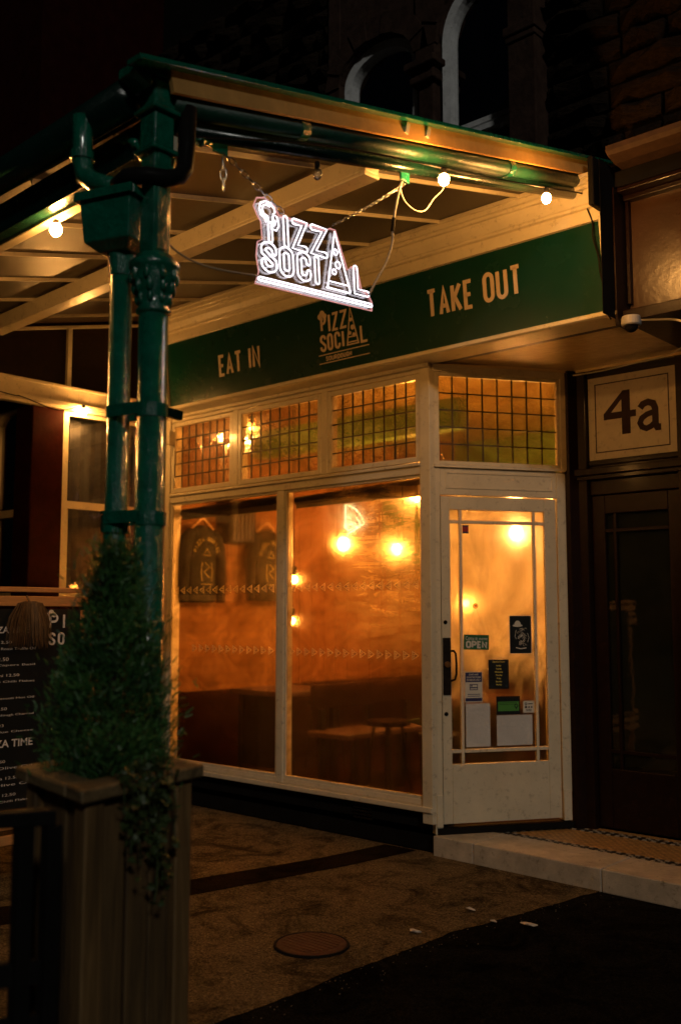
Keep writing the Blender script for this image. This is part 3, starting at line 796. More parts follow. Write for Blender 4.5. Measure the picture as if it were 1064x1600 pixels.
# deep moulded cornice above the board
pc = [(0,3.70),(-.20,3.70),(-.235,3.705),(-.240,3.745),(-.240,3.775),(-.262,3.780),(-.262,3.795),(-.272,3.80),(-.295,3.835),(-.300,3.865),(-.318,3.868),(-.318,3.885),(-.335,3.89),(-.335,3.915),(-.350,3.918),(-.350,3.94),(0,3.95)]
mb = MB(); mb.prism([(y, z) for y, z in pc], 'x', -2.62, 1.40); mb.build('cornice', cream, shop)
mb = MB(); mb.box(-2.80,1.44,-.15,.0,3.42,3.46); mb.box(-2.86,1.44,.0,.06,3.155,4.05); mb.build('fascia_backing', brownp, shop)
mb = MB(); mb.box(1.402,1.436,-.37,.0,3.74,4.02); mb.build('console', black, shop, bevel=.008)
mb = MB(); mb.box(1.4365,1.4395,-.30,.0,3.14,4.02); mb.build('console_side', black, shop)
# side return on the left
mb = MB(); mb.prism([(0,3.15),(-.16,3.15),(-.26,3.72),(-.30,3.95),(0,3.95)], 'x', -2.66,-2.62); mb.build('end_bracket', cream, shop, bevel=.004)
# glossy soffit over the lobby
mb = MB(); mb.prism([(-.02,-.16),(1.45,-.16),(1.45,.93),(.58,.93)], 'z', 3.165, 3.185); mb.build('soffit', cream_gloss, shop)
mb = MB()
mb.beam((.06,.02,3.158),(.60,.85,3.158),.03,.022); mb.beam((.60,.87,3.158),(1.44,.87,3.158),.03,.022); mb.beam((.10,-.06,3.160),(1.43,-.06,3.160),.022,.014); mb.beam((1.43,-.15,3.16),(1.43,.87,3.16),.022,.014)
mb.build('soffit_bead', cream_gloss, shop)

# ---- splayed entrance
DA = R(57); DO = Vector((.05,.02,0)); DS = Vector((math.cos(DA), math.sin(DA), 0)); DN = Vector((math.sin(DA), -math.cos(DA), 0))
def dfr(u, v, d):     # u along the door wall, v height, d towards the street
    p = DO + DS*u + DN*d; return (p.x, p.y, v)
DM = Matrix(((DS.x, DN.x, 0, DO.x), (DS.y, DN.y, 0, DO.y), (0,0,1,0), (0,0,0,1)))
mb = MB(DM)
mb.box(-.02,.030,-.05,.012,.115,3.12); mb.box(.868,.925,-.05,.012,.16,2.46); mb.box(.92,.965,-.05,.004,.34,3.12)
mb.box(.030,.868,-.05,.008,2.28,2.47); mb.box(.905,.945,-.045,.02,2.47,3.12)
mb.build('door_frame', cream, shop, bevel=.004)
for a_, b_ in ((.868,.925),(-.015,.028)):
    mb = MB(DM); mb.box(a_,b_,.012,.023,.16,.36); mb.build('plinth_block', cream, shop, bevel=.004)
mb = MB(DM); mb.box(.07,.845,.008,.013,2.325,2.335); mb.box(.07,.845,.008,.013,2.425,2.435); mb.box(.07,.08,.008,.013,2.335,2.425); mb.box(.835,.845,.008,.013,2.335,2.425)
mb.box(-.01,.93,.008,.028,2.462,2.482); mb.build('panel_moulding', cream, shop)
mb = MB(DM); mb.box(-.02,.945,-.05,.018,3.10,3.155); mb.build('door_head', cream, shop, bevel=.004)
leaded(lambda u, v, d: dfr(u, v, d-.01), .0,.905,2.485,3.10,8,5, t=.022)
mb = MB(DM); mb.box(-.01,.93,-.06,.03,.115,.155); mb.build('threshold', black, shop)
# door leaf (origin on its hinge side)
door = bpy.data.objects.new('door', None)
mb = MB(DM)
G0, G1, H0, H1 = .10, .775, .545, 2.185
mb.box(.036,G0,-.035,.004,.175,2.272); mb.box(G1,.862,-.035,.004,.175,2.272)
mb.box(G0,G1,-.035,.004,.175,H0); mb.box(G0,G1,-.035,.004,H1,2.272)
door = mb.build('door', cream, shop, bevel=.004)
mb = MB(DM)
bars = [(.165,.185),(.690,.710)]
for a, b in bars: mb.box(a, b, -.028,.002,H0,H1)
for a, b in ((.615,.637),(2.095,2.117)):
    for u0, u1 in ((G0,.165),(.185,.690),(.710,G1)): mb.box(u0, u1, -.027,.001,a,b)
mb.build('glazing_bar', cream, door, bevel=.003)
xs = [(G0,.165),(.185,.690),(.710,G1)]; zs_ = [(H0,.615),(.637,2.095),(2.117,H1)]
for a, b in xs:
    for c, d in zs_:
        mb = MB(DM); mb.box(a-.003, b+.003, -.018, -.013, c-.003, d+.003)
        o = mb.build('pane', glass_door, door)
mb = MB(DM); mb.box(.040,.094,.004,.012,.985,1.35); mb.lathe((.067,.012,1.175), [(.001,-.001),(.02,-.001)], 8)
mb.box(.046,.088,.012,.016,1.30,1.335); mb.build('lock_plate', dark_metal, door, bevel=.003)
brass = paint('worn brass', (.45,.20,.06), .35, .3); brass.node_tree.nodes['Principled BSDF'].inputs['Metallic'].default_value = .8
mb = MB(DM); mb.tube([(.067,.010,1.18),(.067,.028,1.18)], .019, 14); mb.tube([(.067,.028,1.18),(.067,.032,1.18)], .009, 8); mb.build('lock_cylinder', brass, door)
mb = MB(DM); mb.tube([(.092,.012,1.265),(.098,.05,1.268),(.108,.058,1.25),(.112,.06,1.19),(.112,.058,1.12),(.105,.05,1.085),(.096,.012,1.075)], .007, 8); mb.build('handle', black, door, smooth=True)
for zz in (1.45,.865):
    mb = MB(DM); mb.tube([(.060,.003,zz),(.060,.010,zz)], .013, 12); mb.tube([(.060,.009,zz),(.060,.016,zz)], .007, 8); mb.build('latch_button', black, door, smooth=True)

# ================================================================== 4a FRONT (right of the lobby)
numred = paint('dark red numeral paint', (.030,.007,.005), .7, .1)
mb = MB(); mb.prism([(.565,.80),(.60,.80),(.66,.90),(.66,1.02),(.60,1.02),(.54,.86)], 'z', .10, 3.16); mb.build('corner_fillet', brownp, shop)
n4 = thing('number_4a_front', (1.0,.9,.1), 'dark brown painted entrance with glazed door under the 4a number panel', 'entrance')
YN = .92
mb = MB(); mb.box(.58,.695,YN-.06,YN+.1,.10,3.16); mb.build('jamb', brownp, n4, bevel=.006)
mb = MB(); mb.box(1.33,1.44,YN-.06,YN+.1,.10,3.16); mb.box(1.44,3.2,YN-.02,YN+.1,.10,3.16); mb.build('jamb', brownp, n4, bevel=.006)
mb = MB(); mb.box(.60,3.2,YN-.09,YN-.02,2.43,2.475); mb.box(.62,3.2,YN-.07,YN-.02,2.40,2.43); mb.box(.695,1.33,YN-.02,YN+.08,2.30,2.50); mb.build('transom_beam', brownp, n4, bevel=.005)
for a_, b_ in ((2.50,2.535),(3.10,3.165)):
    mb = MB(); mb.box(.695,1.33,YN-.03,YN+.08,a_,b_); mb.build('panel_frame', brownp, n4, bevel=.004)
mb = MB(); mb.box(.700,1.325,YN-.025,YN+.02,2.535,3.10); pan = mb.build('number_panel', ivory, n4, bevel=.003)
mb = MB(); fn = lambda u, v, d: (u, YN-.025-d, v)
stroke_mesh(mb, [[(.755,2.585),(1.27,2.585),(1.27,3.05),(.755,3.05),(.755,2.585)]], .0035, fn, .002); mb.build('painted_line', numred, pan)
def text_obj(txt, name, mat, parent, frame, u0, v0, h, w=None, depth=.003, off=0.0, align='LEFT'):
    cu = bpy.data.curves.new(name, 'FONT'); cu.body = txt; cu.size = 1; cu.offset = off; cu.resolution_u = 3; cu.align_x = align
    tmp = bpy.data.objects.new('tmp', cu); COL.objects.link(tmp)
    dg = bpy.context.evaluated_depsgraph_get(); me = bpy.data.meshes.new_from_object(tmp.evaluated_get(dg))
    bpy.data.objects.remove(tmp); bpy.data.curves.remove(cu)
    vs_ = [v.co.copy() for v in me.vertices]; fs_ = [tuple(p.vertices) for p in me.polygons]; bpy.data.meshes.remove(me)
    if not vs_: return None
    mx = max(v.x for v in vs_); mn = min(v.x for v in vs_); my = max(v.y for v in vs_); ny = min(v.y for v in vs_)
    sy = h/(my-ny); sx = (w/(mx-mn)) if w else sy
    if align == 'CENTER': u0 = u0 - (mx+mn)/2*sx + mn*sx
    mb = MB(); mb.add([frame(u0+(v.x-mn)*sx, v0+(v.y-ny)*sy, depth) for v in vs_], fs_)
    return mb.build(name, mat, parent, fix=False)
# the two characters, drawn as strokes of changing weight: 4 and a
mb = MB()
mb.prism([(1.005,2.69),(1.005,2.80),(1.045,2.80),(1.045,2.845),(1.005,2.845),(1.005,2.985),(.955,2.985),(.815,2.84),(.815,2.80),(.945,2.80),(.945,2.69)], 'y', YN-.028, YN-.025)
o4 = mb.build('numeral', numred, pan)
mb = MB(); mb.prism([(.945,2.845),(.945,2.925),(.870,2.845)], 'y', YN-.029, YN-.0275); mb.build('numeral_counter', ivory, pan)
mb = MB()
# the bowl and stem of the a
stroke_mesh(mb, [[(1.075,2.848),(1.095,2.872),(1.13,2.882),(1.165,2.868),(1.178,2.835),(1.178,2.73),(1.19,2.708),(1.215,2.708)]], .0215, fn, .003)
stroke_mesh(mb, [[(1.178,2.815),(1.12,2.800),(1.085,2.78),(1.072,2.75),(1.085,2.722),(1.115,2.708),(1.15,2.72),(1.178,2.745)]], .0185, fn, .0035)
mb.build('numeral', numred, pan)
# door
mb = MB(); mb.box(.70,.795,YN-.01,YN+.03,.12,2.295); mb.box(1.235,1.325,YN-.01,YN+.03,.12,2.295); mb.box(.795,1.235,YN-.01,YN+.03,.12,.50); mb.box(.795,1.235,YN-.01,YN+.03,2.17,2.295)
d4 = mb.build('door', brownp, n4, bevel=.005)
mb = MB(); mb.box(.855,.875,YN-.012,YN+.025,.50,2.17); mb.box(.795,.855,YN-.011,YN+.024,2.045,2.068); mb.box(.875,1.235,YN-.011,YN+.024,2.045,2.068); mb.box(.795,.855,YN-.011,YN+.024,.60,.622); mb.box(.875,1.235,YN-.011,YN+.024,.60,.622)
mb.build('glazing_bar', brownp, d4, bevel=.002)
for a, b in ((.795,.855),(.875,1.235)):
    for c, d in ((.50,.60),(.622,2.045),(2.068,2.17)):
        mb = MB(); mb.box(a, b, YN+.004, YN+.009, c, d); mb.build('pane', glass_dark, d4)
mb = MB(); mb.box(.80,1.23,YN+.022,YN+.028,.52,2.16); mb.build('pane_backing', paint('dull pale backing', (.085,.085,.055), .8, .5, 4), n4)  # added pale sheet behind the glass that lifts the dark panes to grey
mb = MB(); mb.box(.6,3.0,YN+.5,YN+.54,.1,3.1); mb.build('hall_wall', paint('dull hall paint', (.30,.29,.22), .7, .3, 3), n4)
mb = MB(); mb.box(.72,3.0,YN+.08,YN+.5,.08,.10); mb.box(.72,3.0,YN+.08,YN+.54,3.1,3.12); mb.build('hall_floor', dark_room, n4)
# neighbour's signboard to the right of the green one
nb = thing('brown_signboard', (2.1,-.1,3.2), 'blank glossy dark brown signboard right of the green one', 'signboard')
mb = MB(); mb.box(1.452,3.6,.0,.03,3.215,3.85); mb.build('board', brown_board, nb)
mb = MB(); mb.box(1.440,1.452,-.16,.03,3.10,3.90); mb.box(1.452,1.475,-.03,.0,3.25,3.85); mb.build('side_frame', brownp, nb, bevel=.003)
mb = MB(); mb.box(1.452,3.6,-.05,.03,3.85,3.88); mb.box(1.452,3.6,-.12,.03,3.88,3.905); mb.build('top_frame', brownp, nb, bevel=.004)
mb = MB(); mb.box(1.452,3.6,-.045,.03,3.195,3.215); mb.box(1.455,3.6,-.10,.93,3.13,3.195); mb.build('bottom_frame', brownp, nb, bevel=.004)
ct = thing('stone_cornice', (2.2,-.1,4.1), 'weathered projecting stone ledge above the brown signboard', 'ledge')
mb = MB(); mb.prism([(.03,4.03),(-.16,4.03),(-.24,4.05),(-.26,4.07),(-.26,4.10),(.03,4.13)], 'x', 1.46, 3.8); mb.build('ledge', paint('brown weathered ledge', (.07,.036,.02), .7, .4, 12, .7, 30, dirt=(.06,.035,.025)), ct)
mb = MB(); mb.box(1.44,3.8,-.12,.0,3.91,4.0); mb.build('lead_flashing', black, ct)

# ================================================================== ROOM BEHIND THE GLASS
def struct(name, mb, mat): return mb.build(name, mat, None, kind='structure')
mb = MB(); mb.box(-2.84,-2.75,.10,4.3,.85,3.6); struct('interior_side_wall', mb, brick_in)
mb = MB(); mb.box(-2.84,-2.735,.10,4.3,.12,.85); struct('interior_dado', mb, maroon)
mb = MB(); mb.box(-2.75,1.2,4.2,4.3,.12,3.6); struct('interior_back_wall', mb, plaster)
mb = MB(); mb.box(-2.745,1.1,4.17,4.20,2.75,3.47); struct('interior_frieze', mb, green_in)
mb = MB(); mb.box(-2.73,1.1,4.16,4.20,.14,1.15); struct('interior_dado', mb, maroon)
mb = MB(); mb.prism([(.585,1.0),(.598,1.0),(1.08,4.15),(1.06,4.15)], 'z', .14, 1.15); struct('interior_dado', mb, maroon)
mb = MB(); mb.prism([(.60,.98),(.70,.98),(1.2,4.2),(1.1,4.2)], 'z', .12, 3.6); struct('interior_partition', mb, plaster)
mb = MB(); mb.prism([(-2.75,.03),(.04,.03),(.56,.86),(1.15,4.2),(-2.75,4.2)], 'z', .10, .14); struct('interior_floor', mb, floor_in)
mb = MB(); mb.prism([(-2.75,.10),(.06,.10),(.58,.90),(1.15,4.25),(-2.75,4.25)], 'z', 3.48, 3.55); struct('interior_ceiling', mb, ceil_m)
mb = MB(); mb.box(-2.75,-.45,1.0,1.12,2.93,3.17); struct('interior_beam', mb, green_in)
mb = MB()
bp = thing('wall_boarding', (-2.73,2.6,.85), 'upright stained timber boards behind the right hand window', 'wall boards')
y = 1.42
while y < 2.80:
    w_ = .17; m2 = MB(); m2.bevbox(-2.75,-2.722-rnd.random()*.006,y+.004,y+w_-.004,.86,2.72,.003); m2.build('board', panel_brown, bp); y += w_
gp = thing('green_wall_panel', (-2.72,3.2,2.0), 'leaf green panel high on the wall behind the right window', 'wall panel')
for y in (2.83,3.27,3.71):
    m2 = MB(); m2.bevbox(-2.75,-2.71,y,y+.432,2.03,2.70,.003); m2.build('board', green_in, gp)
# pendant lamps
def pendant(loc, label, r=.045, ztop=3.48, bm_=None):
    t = thing('pendant_lamp', loc, label, 'lamp', 'lit pendant lamps in the restaurant')
    x, y, z = loc
    mb = MB(); mb.sphere((x,y,z), r, 14, 9, (1,1,1.15)); mb.build('bulb', bm_ or room_bulb, t, smooth=True)
    mb = MB(); mb.lathe((x,y,z), [(.018,r*.9),(.024,r+.01),(.024,r+.06),(.006,r+.075)], 12); mb.build('socket', black, t)
    mb = MB(); mb.tube([(x,y,z+r+.07),(x,y,ztop)], .004, 6); mb.build('flex', black, t)
    return t
L1 = pendant((-1.30,.63,2.052), 'brightest pendant bulb just below the small slice sign', .050)
pendant((-1.30,1.296,2.044), 'yellow glowing pendant bulb near the right edge of the wide window')
pendant((-1.42,.20,1.765), 'upper of two pendant bulbs beside the window mullion', .030)
pendant((-1.42,.18,1.455), 'lower of two pendant bulbs beside the window mullion', .026)
pendant((-1.25,1.5,2.52), 'pendant bulb at the top right corner of the wide window', .06)
pendant((-.58,2.0,2.187), 'large pendant bulb glowing in the top of the door glass', .060, bm_=room_bulb_pale)
pendant((-.28,2.2,2.04), 'pendant bulb behind the narrow right strip of the door', .050, bm_=room_bulb_pale)
pendant((-1.098,2.0,1.60), 'low pendant bulb left of the open sign string', .030)
pendant((-2.238,.5,3.083), 'small bulb seen high in the right of the first leaded light', .020)
# neon slice on the wall
ns = thing('neon_slice_sign', (-2.0,1.58,2.3), 'small glowing pizza slice sign hung above the brightest bulb', 'neon sign')
fs2 = lambda u, v, d: Vector((-2.0+d, 1.43+u, 2.2+v))
def loop(mb, pts, fr, r, n=6): mb.tube([fr(u, v, 0) for u, v in pts], r, n, closed=True)
mb = MB(); sl = [(.0,.0),(.006,.28)] + [(.006+.27*math.sin(R(a)), .06+.22*math.cos(R(a))) for a in (15,30,45,60,72)] ; loop(mb, sl, fs2, .0075)
sl2 = [(.03,.05),(.035,.20)] + [(.035+.19*math.sin(R(a)), .06+.15*math.cos(R(a))) for a in (15,35,55,70)]; loop(mb, sl2, fs2, .006)
mb.build('neon_outline', neon_green, ns, smooth=True)
mb = MB()
for u, v, r_ in ((.075,.12,.018),(.12,.11,.022),(.07,.17,.014)): loop(mb, [(u+r_*math.cos(R(a)), v+r_*math.sin(R(a))) for a in range(0,360,36)], fs2, .005)
mb.build('neon_topping', neon_green, ns, smooth=True)
mb = MB(); mb.tube([(-2.0,1.44,2.48),(-2.0,1.44,3.48)], .003, 5); mb.tube([(-2.0,1.60,2.44),(-2.0,1.60,3.48)], .003, 5); mb.build('hanging_wire', black, ns)
# sweatshirts on hangers on the side wall
def shirt(y0, y1, zt, zb, label, tilt=0.0):
    yc = (y0+y1)/2; w = (y1-y0)/2; x = -2.66
    t = thing('sweatshirt', (x, yc, zt), label, 'sweatshirt', 'sweatshirts hung on the wall by the window')
    n = 24; rows = []
    H = zt-zb
    prof = [(0,.24,.03),(.03,.45,.045),(.07,.66,.055),(.14,.80,.06),(.25,.80,.06),(.5,.76,.055),(.75,.76,.055),(.96,.78,.055),(1.0,.72,.045)]
    vs_ = []
    for f, k, dpt in prof:
        for i in range(n):
            a = 2*math.pi*i/n; fold = 1+.10*math.sin(a*7+f*3)
            vs_.append((x + dpt*math.sin(a)*fold, yc + tilt*f*H + w*k*.86*math.cos(a), zt - f*H))
    m = len(prof)
    fs_ = [(i*n+k, i*n+(k+1)%n, (i+1)*n+(k+1)%n, (i+1)*n+k) for i in range(m-1) for k in range(n)]
    mb = MB(); mb.add(vs_, fs_ + [tuple(range(n)), tuple((m-1)*n+k for k in range(n))]); mb.build('body', terrac, t, smooth=True)
    for s_ in (-1,1):
        mb = MB(); mb.tube([(x, yc+s_*w*.50, zt-.055), (x, yc+s_*w*.74, zt-.13), (x+.01, yc+s_*w*.86, zt-.30), (x+.015, yc+s_*w*.90, zt-.52), (x+.015, yc+s_*w*.88, zb+.0)], [.045,.062,.055,.046,.038], 12)
        mb.build('sleeve', terrac, t, smooth=True)
    mb = MB(); mb.tube([(x, yc-w*.5, zt-.03),(x+.01, yc-.02, zt+.055),(x+.01,yc+.02,zt+.055),(x, yc+w*.5, zt-.03)], .013, 8); mb.tube([(x+.01,yc,zt+.05),(x+.01,yc,zt+.10),(x-.03,yc+.02,zt+.12),(x-.08,yc+.02,zt+.11)], .004, 6)
    mb.build('hanger', beech, t, smooth=True)
    fr = lambda u, v, d: (x+.068+d, yc+u, zt-.12+v)
    mb = MB(); txt = 'PIZZA SOCIAL'; rad = .115
    for i, ch in enumerate(txt):
        a = R(168 - 156*i/(len(txt)-1)); cx_, cy_ = rad*math.cos(a), -.13+rad*math.sin(a)
        ps, wd = glyph(ch, .6, 1); b = a - math.pi/2
        for p in ps:
            pp = []
            for q in p:
                lx, ly = (q[0]-wd/2)*.030, q[1]*.030
                pp.append((cx_ + lx*math.cos(b) - ly*math.sin(b), cy_ + lx*math.sin(b) + ly*math.cos(b)))
            stroke_mesh(mb, [pp], .0033, fr, .003)
    stroke_mesh(mb, [[(-.035,-.14),(0,-.08),(.04,-.14),(-.035,-.14)], [(-.05,-.20),(-.06,-.28),(-.05,-.36)], [(.05,-.20),(.06,-.28),(.05,-.36)], [(-.02,-.20),(.03,-.24),(-.03,-.28),(.03,-.33)], [(-.06,-.385),(.06,-.385)]], .0035, fr, .003)
    mb.build('chest_print', shirtprint, t)
shirt(.10,.56,2.26,1.60, 'black sweatshirt with gold arched print at the left end of the window')
shirt(.86,1.32,2.27,1.62, 'black sweatshirt with pale hanger partly hidden by the window mullion', .05)
mb = MB(); mb.bevbox(-2.74,-2.55,.55,.86,2.12,2.50,.01)
hs = thing('wall_speaker', (-2.65,.7,2.12), 'dark ribbed wall box between the two hanging sweatshirts', 'wall speaker'); mb.build('cabinet', black, hs)
for i in range(6):
    mb = MB(); mb.box(-2.552,-2.540,.585+i*.045,.605+i*.045,2.14,2.48); mb.build('grille_bar', dark_metal, hs)
# tables, bench, stools
def table(x0, x1, y0, y1, z, label):
    t = thing('dining_table', ((x0+x1)/2,(y0+y1)/2,.14), label, 'table')
    mb = MB(); mb.box(x0,x1,y0,y1,z-.04,z); mb.build('tabletop', tablew, t, bevel=.006)
    for a in (x0+.05, x1-.09):
        for b in (y0+.05, y1-.09):
            mb = MB(); mb.box(a, a+.045, b, b+.045, .14, z-.04); mb.build('leg', black, t)
    mb = MB(); mb.box(x0+.05,x1-.05,y0+.06,y0+.08,.3,z-.045); mb.build('modesty_panel', black, t)
    return t
table(-2.25,-1.60,.30,.98,.90,'dark wooden table behind the lower left window')
table(-1.25,-.55,1.7,2.5,.80,'dark wooden table behind the bench in the wide window')
bn = thing('bench', (-1.45,1.1,.14), 'long dark bench with low backrest behind the wide window', 'bench')
mb = MB(); mb.box(-1.54,-1.49,.50,1.72,.76,.95); mb.build('backrest', maroon, bn, bevel=.008)
mb = MB(); mb.box(-1.52,-1.10,.45,1.75,.56,.60); mb.build('seat', tablew, bn, bevel=.008)
for y in (.55,1.1,1.62):
    mb = MB(); mb.box(-1.50,-1.46,y,y+.05,.14,.76); mb.box(-1.16,-1.12,y,y+.05,.14,.56); mb.build('leg', black, bn)
for i, (x, y, lb) in enumerate(((-.75,.5,'dark round stool low behind the wide window'),(-2.3,1.5,'dark round stool beyond the left table'))):
    t = thing('stool', (x,y,.14), lb, 'stool'); mb = MB(); mb.lathe((x,y,0), [(.01,.70),(.16,.70),(.17,.715),(.16,.735),(.01,.74)], 18); mb.build('seat', maroon, t)
    for a in range(4):
        mb = MB(); c, s_ = math.cos(R(45+90*a)), math.sin(R(45+90*a)); mb.tube([(x+.1*c,y+.1*s_,.70),(x+.18*c,y+.18*s_,.14)], .012, 6); mb.build('leg', black, t)
pp_ = thing('potted_plant', (-.16,.32,.14), 'leafy plant in a pot against the right edge of the wide window', 'plant')
mb = MB(); mb.lathe((-.16,.32,0), [(.09,.14),(.13,.45),(.14,.70),(.12,.71)], 16); mb.build('pot', black, pp_)
lfm = paint('plant leaf', (.06,.10,.02), .4, .3)
mb = MB()
for i in range(26):
    a = rnd.random()*6.28; l = rnd.uniform(.12,.30); e = rnd.uniform(.5,1.3)
    d = Vector((math.cos(a)*math.cos(e), math.sin(a)*math.cos(e), math.sin(e))); s_ = d.cross(Vector((0,0,1))).normalized()*l*.16
    b0 = Vector((-.16,.32,.72)); p1 = b0+d*l*.55+Vector((0,0,0)); p2 = b0+d*l-Vector((0,0,l*.3))
    mb.add([b0, p1-s_, p2, p1+s_, b0+d*l*.02], [(0,1,2,3)])
mb.build('foliage', lfm, pp_, fix=False)

# ================================================================== NOTICES ON THE DOOR
def notice(name, u0, u1, v0, v1, mat, label, cat, tilt=0.0, d=.006):
    cu, cv = (u0+u1)/2, (v0+v1)/2
    base = Vector(dfr(cu, v0, -.012+d))
    t = thing(name, base, label, cat)
    c_, s_ = math.cos(tilt), math.sin(tilt)
    fr = lambda u, v, dd: dfr(cu + (u*c_-v*s_), cv + (u*s_+v*c_), -.012+d+dd)
    mb = MB(); w, h = (u1-u0)/2, (v1-v0)/2; quad(mb, fr, -w, w, -h, h, 0, .0025); mb.build('sheet', mat, t)
    return t, (lambda u, v, dd: fr(u, v, dd+.0026)), w, h
whitep = paint('white print', (.66,.62,.52), .5, .05)
t, fr, w, h = notice('open_sign', .187,.362,1.272,1.368, opengreen, 'green OPEN sign hanging on a string in the door', 'sign', R(-1.5), .014)
mb = MB(); word(mb, 'OPEN', fr, -w*.84, w*.84, -h*.82, h*1.0, .0058, .001, .28, .5); mb.build('lettering', whitep, t)
text_obj("Come in", 'lettering', whitep, t, fr, -w*.88, h*.26, h*.52, w*.95, .001, .01)
text_obj("WE'RE", 'lettering', whitep, t, fr, w*.18, h*.30, h*.30, w*.68, .001, .015)
mb = MB(); mb.tube([dfr(.215,1.37,.004), dfr(.272,1.548,-.006)], .0014, 4); mb.tube([dfr(.335,1.37,.004), dfr(.278,1.548,-.006)], .0014, 4); mb.build('string', letter, t)
mb = MB(DM); mb.tube([(.275,-.012,1.555),(.275,-.004,1.555)], .018, 16); mb.tube([(.275,-.004,1.555),(.275,.002,1.555)], .008, 8)
o = mb.build('suction_hook', glass('clear rubber hook', .5, False, (.7,.5,.3)), None); o2 = tag(o, 'small round clear hook that carries the open sign string', 'hook')
t, fr, w, h = notice('poster', .512,.668,1.243,1.492, posterblack, 'tall black poster with a white drawn figure in a hat', 'poster')
mb = MB(); stroke_mesh(mb, [[(-w,-h),(w,-h),(w,h),(-w,h),(-w,-h)]], .002, fr, .0006); mb.build('border', whitep, t)
mb = MB()
hat = [(-.020+.020*math.cos(R(a))*1.2, h*.50+.030*math.sin(R(a))) for a in range(0,181,20)]
vsn = [fr(u, v, .001) for u, v in hat]; mb.add(vsn, [tuple(range(len(vsn)))])
n = 16; el = [(-.020+.036*math.cos(2*math.pi*i/n), h*.48+.009*math.sin(2*math.pi*i/n)) for i in range(n)]; mb.add([fr(u,v,.0012) for u,v in el], [tuple(range(n))])
rr = random.Random(3)
for i in range(34):
    cx_, cy_ = rr.uniform(-.015,.045), rr.uniform(-h*.62,h*.30); r_ = rr.uniform(.004,.009)
    if abs(cx_-.015) > .034*(1-abs(cy_/h)*.5): continue
    stroke_mesh(mb, [[(cx_+r_*math.cos(R(a)), cy_+r_*math.sin(R(a))) for a in range(0, rr.choice((200,260,320)), 40)]], .0010, fr, .001)
stroke_mesh(mb, [[(-.035,-h*.68),(.0,-h*.74),(.04,-h*.70)]], .003, fr, .001)
stroke_mesh(mb, [[(-.030,h*.25),(-.040,-.01),(-.03,-.03)], [(.05,.01),(.06,-.02),(.05,-.05)]], .0014, fr, .001)
mb.build('drawing', whitep, t)
t, fr, w, h = notice('opening_hours_sign', .360,.502,1.016,1.205, posterblack, 'black opening hours plate with a column of yellow day names', 'sign')
text_obj('Opening hours', 'lettering', yellowprint, t, fr, 0, h*.78, .013, w*1.2, .001, .02, 'CENTER')
for i, d_ in enumerate(('Sunday','Tuesday','Wednesday','Thursday','Friday','Saturday','Monday')):
    text_obj(d_, 'lettering', yellowprint, t, fr, 0, h*.52-i*.0205, .012, None, .001, .03, 'CENTER')
mb = MB()
for u, v in ((-w*.75,h*.82),(w*.75,h*.82),(-w*.75,-h*.82),(w*.75,-h*.82)): disc(mb, fr, u, v, .005, .003, 8)
mb.build('screw', copper, t)
mb = MB(); mb.tube([dfr(.375,1.207,-.004), dfr(.44,1.218,-.008), dfr(.485,1.207,-.004)], .003, 5); mb.build('hanging_clip', letter, t)
t, fr, w, h = notice('card_payment_notice', .193,.315,.934,1.130, whitep, 'navy and white notice that only cards are taken', 'notice')
for a_, b_ in ((.32,.95),(-.93,-.72)):
    mb = MB(); quad(mb, fr, -w*.94, w*.94, h*a_, h*b_, 0, .0008); mb.build('printed_band', navy, t)
for i, tx in enumerate(('CARD AND','CONTACTLESS','PAYMENTS ONLY')): text_obj(tx, 'lettering', whitep, t, fr, 0, h*(.76-i*.18), .011, w*(1.1 if i == 0 else 1.6), .0012, .02, 'CENTER')
mb = MB(); stroke_mesh(mb, [[(-.026,-.018),(.026,-.018),(.026,.016),(-.026,.016),(-.026,-.018)]], .0022, fr, .001); quad(mb, fr, -.026,.026,-.008,-.001,0,.001); quad(mb, fr, -.02,-.008,.004,.011,0,.001); mb.build('card_drawing', navy, t)
mb = MB(); 
for i in range(2): quad(mb, fr, -w*.7, w*.72, -h*(.50+i*.12), -h*(.46+i*.12), 0, .0008)
mb.build('printed_line', navy, t)
notice('paper_sheet', .197,.366,.650,.926, paper, 'tall blank sheet of creased white paper low in the door glass', 'paper')
notice('paper_sheet', .412,.664,.652,.846, paper, 'wide blank white sheet of paper in the lower right of the door', 'paper')
t, fr, w, h = notice('hygiene_rating_sticker', .412,.578,.850,.968, posterblack, 'black and bright green rating sticker above the wide white sheet', 'sticker')
mb = MB(); quad(mb, fr, -w*.88, w*.90, -h*.62, h*.42, 0, .0008); mb.build('printed_panel', brightgreen, t)
mb = MB(); disc(mb, fr, w*.66, -.004, .011, .0012, 14, .0028); stroke_mesh(mb, [[(w*.66,-.015),(w*.66,-.026)]], .003, fr, .0012)
for i in range(2): quad(mb, fr, -w*.78, w*.70, h*(.26-i*.16), h*(.30-i*.16), .0008, .0012)
mb.build('printed_mark', posterblack, t)
t, fr, w, h = notice('small_icon_sticker', .600,.678,.858,.935, whitep, 'small white square sticker with tiny black icons beside the green one', 'sticker')
mb = MB(); disc(mb, fr, -w*.5, h*.5, .007, .001, 10, .002); quad(mb, fr, -w*.1, w*.75, h*.42, h*.58, 0, .001)
for u in (-.5,.05,.55): disc(mb, fr, w*u, -h*.05, .008 if u < 0 else .006, .001, 8)
for i in range(2): quad(mb, fr, -w*.5, w*.5, -h*(.5+.2*i), -h*(.42+.2*i), 0, .001)
mb.build('printed_mark', posterblack, t)
